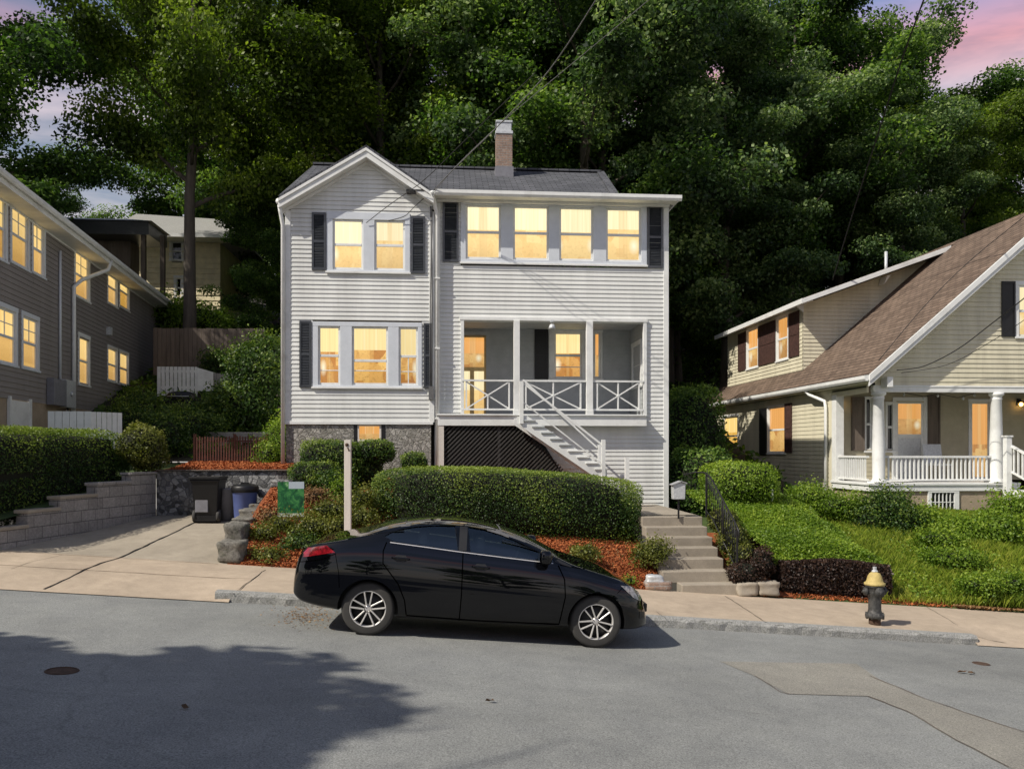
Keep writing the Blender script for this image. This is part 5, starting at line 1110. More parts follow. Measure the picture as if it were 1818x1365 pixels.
# yard sign: plastic flyer panel printed with greenery
t = NT('green_flyer_print'); co = t.coord('Generated'); x, y, z = t.xyz(co)[:3]
n1 = t.noise(t.comb(x, z, 0), 3.4, 6, .75, .8); n2 = t.noise(t.comb(x, z, 3), 22, 4, .8)
c = t.ramp(n1, [(.36, (.004, .03, .012)), (.48, (.008, .10, .03)), (.6, (.06, .24, .06)), (.72, (.4, .55, .35))]); c = t.mix(t.ramp(n2, [(.55, (0, 0, 0)), (.7, (.8, .8, .8))]), c, (.02, .10, .05))
sky_ = t.math('MULTIPLY', t.math('GREATER_THAN', z, .8), t.math('GREATER_THAN', x, .42)); c = t.mix(sky_, c, (.40, .46, .52))
c = t.mix(t.math('LESS_THAN', z, .10), c, (.48, .52, .45)); t.bsdf(c, .35); mt['flyer'] = t.mat
s0_ = at(516, 885, 15.2); ys = thing('yard_sign', 'green printed yard sign with a white lower strip standing in the mulch', 'sign', (s0_.x, 15.2, s0_.z))
q = rect(493, 855, 540, 917, 15.2); mb = MB(); mb.box(q[0], q[1], 15.19, 15.2, q[2], q[3]); mb.build('sign_panel', mt['flyer'], ys)
mb = MB()
for f in (.2, .8): x = q[0]+(q[1]-q[0])*f; mb.tube([(x, 15.215, q[2]-.4), (x, 15.215, q[3]-.1)], .006, 6)
mb.build('wire_stake', mt['metal'], ys)
# sale post
p0 = at(617.5, 945, 13.95); zt = at(617.5, 781, 13.95).z; sp = thing('sign_post', 'tall pale square wooden post standing in the mulch behind the car', 'post', (p0.x, 13.95, .3))
mb = MB(); mb.box(p0.x-.055, p0.x+.055, 13.9, 14.01, .2, zt); mb.build('post', mt['postwood'], sp, bevel=.006)
mb = MB(); mb.tube([(p0.x+.0, 13.89, zt-.14), (p0.x+.02, 13.86, zt-.14), (p0.x+.03, 13.87, zt-.19)], .012, 6); mb.lathe([(0, -.02), (.03, -.01), (.03, .01), (0, .015)], (p0.x-.01, 13.9, zt-.08), 8, 'y'); mb.build('hook', mt['rust'], sp)
# mailbox
m0 = at(1205, 913, 15.3); r = rect(1194, 856, 1216, 886, 15.3); mx = thing('mailbox', 'grey metal mailbox on a thin black post at the top of the steps', 'mailbox', (m0.x, 15.3, 1.0))
mb = MB(); mb.prism([(r[0]+.01, r[2]), (r[1]-.01, r[2]), (r[1], r[3]-.03), ((r[0]+r[1])/2+.03, r[3]-.0), (r[0], r[3]-.05)], 15.25, 15.42); bx_ = mb.build('box', mt['silver'], mx, bevel=.008)
mb = MB(); mb.bar((r[0]-.03, 15.33, r[3]-.05), ((r[0]+r[1])/2+.03, 15.33, r[3]+.02), .22, .015); mb.bar(((r[0]+r[1])/2+.03, 15.33, r[3]+.02), (r[1]+.02, 15.33, r[3]-.015), .22, .015); mb.build('lid', mt['metal'], mx)
mb = MB(); mb.box((r[0]+r[1])/2-.015, (r[0]+r[1])/2+.015, 15.3, 15.33, .98, r[2]); mb.build('post', mt['black'], mx)
# iron railing down the steps
ir = thing('iron_railing', 'black wrought iron handrail with scrolls along the right of the concrete steps', 'railing', (4.95, 14.5, .5))
RT = [(4.62, 15.75, 1.80), (4.80, 15.6, 1.86), (4.93, 15.4, 1.86), (4.96, 15.2, 1.80), (4.97, 15.0, 1.70), (4.97, 14.4, 1.36), (4.97, 13.8, 1.02), (4.97, 13.66, .92), (4.97, 13.63, .8)]
mb = MB(); mb.tube(RT, .016, 8); mb.tube([(4.96, 15.35, 1.12), (4.97, 15.0, .98), (4.97, 13.72, .22)], .012, 6); mb.build('handrail', mt['black'], ir)
mb = MB()
for y, z0, z1 in ((15.4, 1.0, 1.86), (14.45, .5, 1.38), (13.72, .0, .98)): mb.box(4.955, 4.985, y-.015, y+.015, z0, z1)
mb.build('rail_post', mt['black'], ir)
mb = MB(); y = 13.85
while y < 15.35:
    zl = .22+(y-13.72)*.585+.03; zh = 1.0+(y-13.72)*.57
    mb.tube([(4.97, y, zl), (4.97, y, zh)], .007, 5)
    for f, sg in ((.3, 1), (.68, -1)):
        zc = zl+(zh-zl)*f; mb.tube([(4.97+.012, y+sg*(.012+.035*math.sin(k*.7)*k/6), zc+.06*math.cos(k*.7)) for k in range(8)], .006, 5)
    y += .115
mb.build('baluster', mt['black'], ir)['kind'] = 'stuff'
# fences and terrace on the left slope
pf = thing('picket_fence', 'low dark red-brown picket fence on the mulch terrace above the bins', 'fence', (-6.3, 19.2, 1.9))
f0, f1 = at(345, 820, 19.2).x, at(474, 818, 19.2).x; zt, zb_ = at(420, 775, 19.2).z, at(420, 822, 19.2).z
mb = MB(); n = 27
for i in range(n+1):
    x = f0+(f1-f0)*i/n; mb.box(x-.014, x+.014, 19.18, 19.2, zb_-.05, zt+random.uniform(-.02, .02))
for z in (zb_+.1, zt-.12): mb.box(f0, f1, 19.2, 19.225, z, z+.035)
mb.build('picket_panel', mt['redwood'], pf)
for f in (0, .55, 1): x = f0+(f1-f0)*f; mb = MB(); mb.box(x-.03, x+.03, 19.205, 19.265, zb_-.1, zt+.06); mb.build('fence_post', mt['redwood'], pf)
def vboards(name, label, px0, px1, pt, pb, Y, mat, w=.14, gap=.006, cat='fence', jag=.0, posts=0, group=None, ret=None):
    r = rect(px0, pt, px1, pb, Y); o = thing(name, label, cat, ((r[0]+r[1])/2, Y, r[2]), group); mb = MB(); x = r[0]
    while x < r[1]-w*.5:
        mb.box(x, min(x+w-gap, r[1]), Y+random.uniform(-.004, .004), Y+.02, r[2]-.3, r[3]+random.uniform(-jag, jag)); x += w
    mb.build('board_panel', mt[mat], o)
    mb = MB(); mb.box(r[0], r[1], Y+.024, Y+.07, r[3]-.18, r[3]-.1); mb.box(r[0], r[1], Y+.024, Y+.07, r[2]+.08, r[2]+.16); mb.build('fence_rail', mt[mat], o)
    if ret: mb = MB(); mb.box(r[1]-.02, r[1], Y+.025, Y+ret, r[2]-.3, r[3]-.0); mb.build('end_panel', mt[mat], o)
    return r
vboards('board_fence', 'tall weathered grey board fence at the top of the left slope', 272, 470, 583, 652, 29.5, 'wood', .15, .008, jag=.02)
vboards('white_screen', 'white slatted screen box on the terrace by the grill', 279, 350, 651, 694, 27, 'white', .13, .02, 'screen')
r = rect(348, 652, 372, 694, 27); mb = MB(); mb.add([(r[0], 27.0, r[2]), (r[1], 28.6, r[2]), (r[1], 28.6, r[3]-.1), (r[0], 27.0, r[3])], [(0, 1, 2, 3)]); mb.prism([(r[0]+.0, r[2]), (r[1]+.1, r[2]), (r[1]+.1, r[3]-.15), (r[0], r[3])], 27.03, 27.06); tag(mb.build('screen_end', mt['white']), 'plain white board closing the right end of the slatted screen', 'screen')
vboards('white_enclosure', 'white vertical board enclosure beside the taupe grey house', 85, 162, 730, 772, 18.2, 'white', .15, .012, 'enclosure')
r = rect(162, 731, 201, 775, 18.2); mb = MB()
for i in range(6): a_ = r[0]+(r[1]-r[0])*i/6; b_ = r[0]+(r[1]-r[0])*(i+.92)/6; ya_, yb_ = 18.2+.5*i/6, 18.2+.5*(i+.92)/6; mb.add([(a_, ya_, r[2]-.3), (b_, yb_, r[2]-.3), (b_, yb_, r[3]), (a_, ya_, r[3])], [(0, 1, 2, 3)])
tag(mb.build('white_gate', mt['white']), 'white vertical board gate turned at the corner of the white enclosure', 'gate')
mb = MB(); r = rect(350, 767, 474, 792, 21); mb.box(r[0], r[1], 21, 21.3, r[2]-.6, r[3]); tag(mb.build('terrace_wall', mt['block'], bevel=.02), 'low grey block terrace wall above the picket fence', 'wall')
mb = MB(); r = rect(372, 662, 420, 712, 27.2); mb.box(r[0], r[1]+1, 27.3, 27.5, r[2]-1, r[3]); tag(mb.build('terrace_wall', mt['block'], bevel=.02), 'grey block wall right of the white slatted screen', 'wall')
g = at(322, 730, 24.5); gr = thing('grill', 'black covered barbecue grill on the shaded terrace', 'grill', (g.x, 24.5, g.z))
mb = MB(); cv, cf = core_ell((0, 0, .38), (.4, .26, .2), .6); mb.smooth = True; mb.add([tuple(v) for v in cv], cf); mb.build('hood', mt['binblack'], gr, True)
mb = MB(); mb.box(-.38, .38, -.24, .24, -.3, .3); mb.box(-.62, .62, -.2, .2, .3, .33); mb.build('cart', mt['binblack'], gr, True, bevel=.01)
mb = MB(); mb.tube([(-.3, -.29, .42), (.3, -.29, .42)], .015, 6); mb.build('handle', mt['metal'], gr, True)
# porch chair and garden figure
c = at(1666, 800, 20.2); pc = thing('porch_chair', 'pale folding chair on the porch of the cream house', 'chair', (c.x, 20.2, zpf))
mb = MB(); mb.box(-.25, .25, -.22, .22, .40, .44); mb.build('seat', mt['silver'], pc, True); mb = MB(); mb.bar((0, .2, .42), (0, .32, .95), .5, .03, (1, 0, 0)) if False else mb.add([(-.25, .2, .45), (.25, .2, .45), (.25, .3, .95), (-.25, .3, .95), (-.25, .23, .45), (.25, .23, .45), (.25, .33, .95), (-.25, .33, .95)], [(0, 1, 2, 3), (7, 6, 5, 4), (0, 4, 5, 1), (1, 5, 6, 2), (2, 6, 7, 3), (3, 7, 4, 0)]); mb.build('backrest', mt['silver'], pc, True)
for sx in (-.22, .22):
    for sy in (-.2, .2): mb = MB(); mb.box(sx-.015, sx+.015, sy-.015, sy+.015, 0, .4); mb.build('leg', mt['silver'], pc, True)
c = at(1371, 892, 16.9); mb = MB(); mb.lathe([(.0, 0), (.06, 0), (.05, .03), (.02, .06), (.03, .12), (.04, .18), (.02, .22), (.03, .25), (.03, .29), (0, .31)], (c.x, 16.9, c.z-.02), 12); tag(mb.build('garden_ornament', mt['white']), 'small white garden ornament in front of the clipped bush', 'ornament')
# ------------------------------------------------------------------ overhead wires
def curve(pts, n=8):
    P = [Vector(p) for p in pts]; out = []
    for i in range(len(P)-1):
        a, b, c, d = P[max(0, i-1)], P[i], P[i+1], P[min(len(P)-1, i+2)]
        for k in range(n):
            t_ = k/n; out.append(.5*((2*b)+(c-a)*t_+(2*a-5*b+4*c-d)*t_*t_+(3*b-a-3*c+d)*t_**3))
    out.append(P[-1]); return out
def wire(label, pts, r, mat='wire'):
    mb = MB(); mb.tube(curve([at(*p) for p in pts]), r, 6); tag(mb.build('utility_wire', mt[mat]), label, 'wire')
wire('thick grey service wire running from the white house eave up past the chimney', [(770, 338, 18.4), (800, 306, 18.0), (835, 272, 17.2), (893, 215, 16), (975, 125, 14), (1062, -6, 12), (1100, -70, 11.2)], .010, 'wiregrey')
wire('thin wire crossing the roof and rising to the top of the picture', [(768, 345, 18.4), (815, 290, 17.8), (900, 210, 16.2), (1020, 110, 14), (1150, 2, 12), (1230, -70, 11)], .006, 'wiregrey')
wire('dark wire running down across the gable to the window trim', [(650, 396, 18.74), (690, 365, 18.6), (755, 318, 18.3), (830, 245, 17.4), (950, 130, 15.5)], .008)
wire('short drooping cable from the eave to the top of the gable window', [(755, 350, 18.72), (735, 368, 18.72), (718, 384, 18.74), (690, 392, 18.76)], .008)
wire('thick twisted wire from the sky down to the dormer of the cream house', [(1478, 498, 23.2), (1500, 425, 22.4), (1520, 360, 21.6), (1555, 250, 20), (1600, 110, 17.5), (1643, -8, 15), (1670, -80, 13.5)], .018)
wire('upper black cable sagging across the gable of the cream house', [(1592, 657, 18.7), (1640, 650, 18.3), (1700, 620, 17.6), (1760, 575, 17), (1830, 520, 16), (1950, 420, 14.5)], .012)
wire('lower thin cable sagging across the gable of the cream house', [(1600, 662, 18.9), (1680, 648, 18.3), (1750, 612, 17.4), (1830, 560, 16.3), (1950, 470, 14.8)], .007)
wire('dark line rising up the brown roof of the cream house', [(1560, 640, 18.3), (1640, 545, 18.2), (1720, 465, 17.8), (1818, 385, 17), (1900, 320, 16)], .008)
# ------------------------------------------------------------------ hedges, shrubs, ground cover
def blob(px, py, Y, rx, ry, rz): c = at(px, py, Y); return ((c.x, Y, c.z), (rx, ry, rz))
def boxblob(px0, px1, pt, pb, Y0, Y1):
    r = rect(px0, pt, px1, pb, Y0); return (((r[0]+r[1])/2, (Y0+Y1)/2, (r[2]+r[3])/2), ((r[1]-r[0])/2, (Y1-Y0)/2, (r[3]-r[2])/2))
bl = boxblob(660, 1144, 834, 958, 15.35, 16.9)
bush('clipped_hedge', 'wide clipped green hedge in front of the porch lattice', 'hedge', [bl], 80000, .036, 'leaf_hedge', 2, .2, lump=.035, top=.6, jit=.25, spread=.65, warp=lambda P: P+np.stack([0*P[:,0], 0*P[:,0], -.05*(P[:,0]-bl[0][0])-.035*(P[:,0]-bl[0][0])**2*.5], 1))
bush('clipped_shrub', 'flat-topped clipped shrub in front of the stone foundation', 'shrub', [boxblob(527, 640, 782, 868, 17.3, 18.4), boxblob(632, 695, 782, 822, 17.4, 18.4), blob(655, 838, 17.9, .28, .3, .35), blob(560, 850, 17.2, .5, .4, .35)], 26000, .045, 'leaf_hedge', 3, .45, lump=.10, top=.4)
bush('low_shrub', 'small rounded shrub showing above the left end of the wide hedge', 'shrub', [blob(735, 822, 17.6, .26, .3, .22)], 3000, .045, 'leaf_hedge', 4, .7, top=.5)
lh = [((-7.75-.0, 15.3, 1.95), (.62, 2.3, .82))]
def lwarp(P): return P+np.stack([.28*(P[:,1]-15.3)+.12, 0*P[:,0], .11*(P[:,1]-15.3)*(P[:,2] < 1.9)], 1)
bush('clipped_hedge', 'long clipped hedge on top of the stepped block wall at the left', 'hedge', [((-7.9, 15.2, 1.88), (.75, 2.35, .80))], 66000, .04, 'leaf_hedge', 5, .22, lump=.04, top=.6, jit=.25, warp=lwarp)
bush('clipped_hedge', 'front run of clipped hedge along the sidewalk at the left edge', 'hedge', [((-9.6, 14.3, 1.8), (1.7, .7, .78))], 34000, .04, 'leaf_hedge', 6, .22, lump=.04, top=.6, jit=.25)
bush('wild_shrub', 'pale dry-looking shrub at the right end of the left hedge', 'shrub', [blob(250, 790, 17.3, .4, .5, .38), blob(262, 805, 17.6, .35, .4, .4)], 9000, .05, 'leaf_yellow', 7, .9, lump=.25)
for i, (lab, bs, n, sz, m) in enumerate((
    ('big round green shrub beside the white house', [blob(452, 680, 22.5, .62, .7, 1.0), blob(430, 725, 22, .6, .6, .7), blob(470, 640, 23, .5, .5, .6)], 24000, .08, 'leaf_hedge'),
    ('dense dark shrub row above the picket fence', [blob(320, 760, 21, .9, .5, .45), blob(375, 748, 22, .9, .6, .5), blob(290, 775, 20, .5, .5, .5)], 20000, .06, 'leaf_hedge'),
    ('dark bush against the taupe grey house corner', [blob(255, 745, 24, .7, .8, .7), blob(230, 755, 22, .5, .6, .5)], 11000, .07, 'leaf_hedge'),
    ('leafy green shrub at the left corner of the white house', [blob(490, 790, 19.4, .24, .3, .5), blob(480, 808, 19.2, .25, .3, .3)], 6000, .05, 'leaf_lush'),
    ('dark green bush by the grey board fence', [blob(385, 650, 28.5, .45, .4, .5)], 3500, .08, 'leaf_hedge'),
    ('bright shrub clump on the hill above the board fence', [blob(350, 568, 33, 1.2, .8, .6), blob(300, 565, 33, .9, .8, .7)], 9000, .11, 'leaf_lush'),
    ('small dark plant at the foot of the terrace by the grill', [blob(395, 725, 25.5, .5, .4, .25)], 3000, .07, 'leaf_hedge'))):
    bush('shrub', lab, 'shrub', bs, n, sz, m, 20+i, .9, lump=.45, spread=1., jit=1.2, corek=.74)
# right of the steps
rb = [boxblob(1285, 1392, 822, 900, 16.6, 18.6)]
bush('clipped_shrub', 'rounded clipped green shrub in front of the cream house side wall', 'shrub', rb, 16000, .05, 'leaf_lush', 40, .5, lump=.1, top=.4)
bush('dark_shrub', 'tall dark shrub in the gap between the two houses', 'shrub', [blob(1245, 860, 19.5, .9, .9, .9), blob(1225, 780, 22, .9, .9, 1.4)], 16000, .08, 'leaf_tree', 41, .9, lump=.25)
# ivy slope: top plane rising backwards, dark vertical face to the sidewalk
def slope_block():
    rng = np.random.default_rng(8)
    X0, X1 = 5.75, 7.75
    def top(x, y): return .47-.075*(x-6.2)+(y-13.85)*.245+.04*np.sin(x*3)+.03*np.sin(y*4+x)-.0*x
    n = 52000; x = X0+(X1-X0)*rng.random(n)+rng.normal(size=n)*.05; y = 13.85+3.6*rng.random(n)**1.1; e = np.clip((y-13.85)/.25, 0, 1)*np.clip((X1+.05-x)/.5, 0, 1)
    x = x-(y-13.85)*.16*(1-(x-X0)/(X1-X0)); z = top(x, y)-.12*(1-e)+rng.normal(size=n)*.03
    P = np.stack([x, y, z], 1); t = .5+.2*np.sin(x*2.3)*np.sin(y*2.9)+rng.normal(size=n)*.2
    V1 = leaf_quads(P, .05, np.tile([0, -.15, 1.], (n, 1)), rng, .7)
    ob = link('groundcover_bank', quads_mesh('groundcover_bank', V1, t, [mt['leaf_lush']])); tag(ob, 'bright green clipped groundcover bank sloping up from the dark hedge face', 'groundcover', kind='stuff')
    n = 26000; x = X0+(X1-X0)*rng.random(n); f = rng.random(n); zb = zwalk(0, SY)+SL*x+.06; z = zb+(top(x, 13.85)-.06-zb)*f; y = 13.85-.06*np.sin(f*PI)+rng.normal(size=n)*.05-.02
    P = np.stack([x, y, z], 1); V = leaf_quads(P, .045, np.tile([0, -1., .3], (n, 1)), rng, .8); t = .35+.3*(f > .85)*rng.random(n)+rng.normal(size=n)*.22
    mb = MB(); N = 12; vs = []; fs = []
    for i in range(N+1):
        xx = X0+.05+(X1-X0-.1)*i/N; vs += [(xx, 13.93, -1.), (xx, 13.93, float(top(xx, 13.9))-.1), (xx, 17.3, float(top(xx, 17.3))-.12), (xx, 17.3, -1)]
    for i in range(N): fs += [(4*i+k, 4*i+k+1, 4*i+k+5, 4*i+k+4) for k in range(3)]
    fs += [(0, 1, 2, 3), (4*N, 4*N+1, 4*N+2, 4*N+3)]
    ob = link('dark_hedge', quads_mesh('dark_hedge', V, t, [mt['leaf_dark'], mt['core']], (np.array(vs), fs))); tag(ob, 'dark purplish hedge face between the concrete steps and the hydrant', 'hedge')
slope_block()
bush('mixed_shrub', 'loose yellow-green shrub climbing beside the iron railing', 'shrub', [blob(1300, 960, 14.6, .25, .4, .3), blob(1285, 925, 15.4, .22, .5, .25), blob(1320, 990, 14.1, .25, .3, .25)], 9000, .04, 'leaf_yellow', 44, .9, lump=.3, spread=1.)
bush('mixed_shrub', 'small reddish shrub at the foot of the iron railing', 'shrub', [blob(1322, 1018, 13.75, .3, .22, .22), blob(1350, 1000, 13.8, .22, .2, .25)], 6000, .04, 'leaf_dark', 45, .9, lump=.3, spread=1.)
for i, (lab, bs, n, sz, m) in enumerate((
    ('tall dark green bush left of the barred basement window', [blob(1572, 905, 17.6, .5, .5, .42), blob(1600, 930, 17.3, .42, .4, .3), blob(1545, 925, 17.5, .35, .4, .3)], 15000, .055, 'leaf_hedge'),
    ('leafy weeds below the barred basement window', [blob(1675, 940, 17.2, .5, .4, .26), blob(1720, 950, 17, .5, .4, .3), blob(1640, 925, 17.4, .25, .3, .25)], 13000, .06, 'leaf_lush'),
    ('bright leafy shrub beside the porch stairs of the cream house', [blob(1795, 910, 17.4, .42, .4, .32), blob(1770, 940, 16.8, .45, .4, .25)], 10000, .065, 'leaf_lush'),
    ('low green bush under the porch corner column', [blob(1490, 898, 18, .6, .4, .2), blob(1440, 885, 18.5, .5, .4, .25)], 9000, .055, 'leaf_lush'),
    ('leafy weed clump in the middle of the grass slope', [blob(1690, 990, 15.2, .6, .4, .12), blob(1668, 955, 16, .4, .4, .12)], 6000, .055, 'leaf_lush'),
    ('yellowish weed clump near the road end of the grass slope', [blob(1735, 1040, 13.9, .35, .25, .14), blob(1790, 1035, 14.1, .35, .25, .14)], 7000, .045, 'leaf_lush'))):
    bush('shrub', lab, 'shrub', bs, n, sz, m, 50+i, .95, lump=.5, spread=1., jit=1.3, corek=.72)
# shrubs in the mulch bed
for i, (lab, bs, n, sz, m) in enumerate((
    ('round yellow-green shrub left of the concrete steps', [blob(1163, 978, 14.2, .3, .3, .2), blob(1143, 985, 14.3, .24, .25, .14)], 6000, .04, 'leaf_yellow'),
    ('small green plant in the red mulch behind the car bonnet', [blob(1040, 982, 14.2, .24, .25, .14)], 2600, .045, 'leaf_yellow'),
    ('tiny green sprout in the mulch over the front wheel', [blob(1118, 1030, 13.7, .1, .1, .07)], 500, .035, 'leaf_lush'),
    ('dark green creeping shrub behind the car boot', [blob(540, 965, 14.3, .34, .3, .16), blob(510, 975, 14.2, .2, .2, .12)], 5000, .045, 'leaf_hedge'),
    ('low yellowish shrub below the yard sign', [blob(480, 988, 13.9, .3, .25, .14)], 3600, .04, 'leaf_yellow'),
    ('green creeping juniper left of the pale post', [blob(590, 905, 15.1, .5, .4, .18), blob(560, 935, 14.6, .45, .3, .16), blob(595, 935, 14.5, .3, .3, .14)], 9000, .045, 'leaf_yellow'),
    ('olive shrub between the pale post and the hedge', [blob(645, 885, 15.5, .28, .3, .2), blob(640, 920, 14.8, .3, .3, .16)], 5000, .045, 'leaf_yellow'),
    ('leafy shrub with red flowers behind the pale post', [blob(600, 860, 16.6, .42, .4, .3)], 6000, .05, 'leaf_hedge'),
    ('bright green fern in front of the clipped shrub', [blob(603, 868, 16.1, .14, .2, .18)], 1500, .05, 'leaf_lush'),
    ('scrubby olive plants on the bank beside the edging stones', [blob(470, 945, 14.5, .25, .4, .14), blob(500, 930, 14.9, .3, .3, .14), blob(530, 945, 14.6, .25, .3, .1)], 6000, .04, 'leaf_yellow'),
    ('dry brownish plants round the yard sign foot', [blob(560, 880, 15.8, .3, .3, .14), blob(478, 918, 15.3, .2, .3, .14)], 4000, .045, 'litter'))):
    bush('shrub', lab, 'shrub', [(c, (r[0]*.84, r[1]*.84, r[2]*.85)) for c, r in bs], int(n*.62), sz, m, 70+i, .95, lump=.7, spread=1., jit=1.0, corek=.62)
# mulch chips
rng = np.random.default_rng(12)
def scatter(name, label, cat, X, Y, Z, size, mat, nrm=(0, 0, 1.), spread=.5, lift=.01, width=.3):
    n = len(X); P = np.stack([X, Y, Z+lift+rng.random(n)*.015], 1); V = leaf_quads(P, size, np.tile(nrm, (n, 1)), rng, spread, width)
    return tag(link(name, quads_mesh(name, V, .5+rng.normal(size=n)*.24+.12*np.sin(X*1.7)*np.sin(Y*2.3), [mt[mat]])), label, cat, kind='stuff')
n = 80000; X = -3.5+7.2*rng.random(n); Y = SY+.02+3.6*rng.random(n)**1.3; Z = np.array([zyard(a, b)+.018*math.sin(a*3.1+b*2)*math.sin(b*3.7) for a, b in zip(X, Y)])
scatter('mulch', 'orange-red bark mulch covering the front bed', 'mulch', X, Y, Z, .036*(.5+1.2*rng.random(n)), 'chips')
n = 7000; X = wallx(18)+(-3.4-wallx(18))*rng.random(n); Y = 17.8+1.6*rng.random(n); scatter('mulch', 'orange bark mulch on the terrace above the stone wall', 'mulch', X, Y, 1.85+.10*(Y-17.5), .05, 'chips')
n = 3500; X = 4.9+1.1*rng.random(n); Y = SY+3.2*rng.random(n); Z = np.array([zright(a, b) for a, b in zip(X, Y)]); scatter('mulch', 'red mulch strip along the right side of the steps', 'mulch', X, Y, Z, .045, 'chips')
n = 2600; X = 5.0+4.6*rng.random(n); Y = 13.56+.25*rng.random(n); Z = np.array([zright(a, b) for a, b in zip(X, Y)]); scatter('mulch', 'red mulch along the sidewalk under the dark hedge', 'mulch', X, Y, Z, .045, 'chips')
n = 2600; X = -3.4+7*rng.random(n); Y = SY+3*rng.random(n); Z = np.array([zyard(a, b) for a, b in zip(X, Y)]); scatter('leaf_litter', 'pale dry leaf litter sprinkled over the mulch bed', 'leaf litter', X, Y, Z, .05, 'litter')
# dirt lip along the sidewalk at the right
n = 5000; X = 8.8+7*rng.random(n); Y = SY-.05+.22*rng.random(n); Z = np.array([zwalk(a, SY)+.03 for a in X]); scatter('leaf_litter', 'brown dirt and dead leaves along the edge of the right sidewalk', 'leaf litter', X, Y, Z, .05, 'litter', spread=.9)
# grass slope at the right
def grassmesh(name, label, n, x0, x1, y0, y1, h, mat, fz):
    x = x0+(x1-x0)*rng.random(n); y = y0+(y1-y0)*rng.random(n); z = np.array([fz(a, b) for a, b in zip(x, y)])
    L = h*(.5+.9*rng.random(n))*(1+.4*np.sin(x*2.1)*np.sin(y*1.9)); a = rng.random(n)*2*PI; le = rng.normal(size=(n, 2))*.28
    w = .0045; B = np.stack([x, y, z], 1); d = np.stack([np.cos(a)*w, np.sin(a)*w, 0*a], 1); T = B+np.stack([le[:,0]*L, le[:,1]*L, L], 1); M = B+np.stack([le[:,0]*L*.35, le[:,1]*L*.35, L*.6], 1)
    V = np.stack([B-d, B+d, M+d*.8, T], 1); V2 = V.copy()
    t = .5+rng.normal(size=n)*.2+.25*np.sin(x*1.3+1)*np.sin(y*1.7)
    return tag(link(name, quads_mesh(name, V, t, [mt[mat]])), label, 'grass', kind='stuff')
grassmesh('grass', 'long yellow-green grass on the slope in front of the cream house', 95000, 7.4, 16.5, 13.62, 19.0, .15, 'grass', zright)
n = 22000; X = 8.2+7.6*rng.random(n); Y = 13.7+5.2*rng.random(n); Z = np.array([zright(a, b) for a, b in zip(X, Y)])+.06+.06*rng.random(n); scatter('weeds', 'small leafy weeds mixed through the grass slope', 'weeds', X, Y, Z, .06, 'leaf_lush', spread=1.)
grassmesh('grass', 'rough shaded grass between the left hedge and the taupe grey house', 12000, -12, -7.4, 16, 19.5, .18, 'grass', zlot)
# ivy and undergrowth on the slopes behind
n = 46000; X = -24+56*rng.random(n); Y = 19.8+26*rng.random(n)**1.2; keep = ~((X > -3.8) & (X < 4.7) & (Y < 27.2)) & ~((X > 9.4) & (X < 21) & (Y < 31.5)) & ~((X < lx(Y)+.2)&(Y<33.2)); X, Y = X[keep], Y[keep]
Z = np.array([zhill(a, b) for a, b in zip(X, Y)])+.25*rng.random(len(X)); scatter('undergrowth', 'dark leafy undergrowth covering the wooded hillside', 'undergrowth', X, Y, Z, .22, 'leaf_tree', spread=1.)
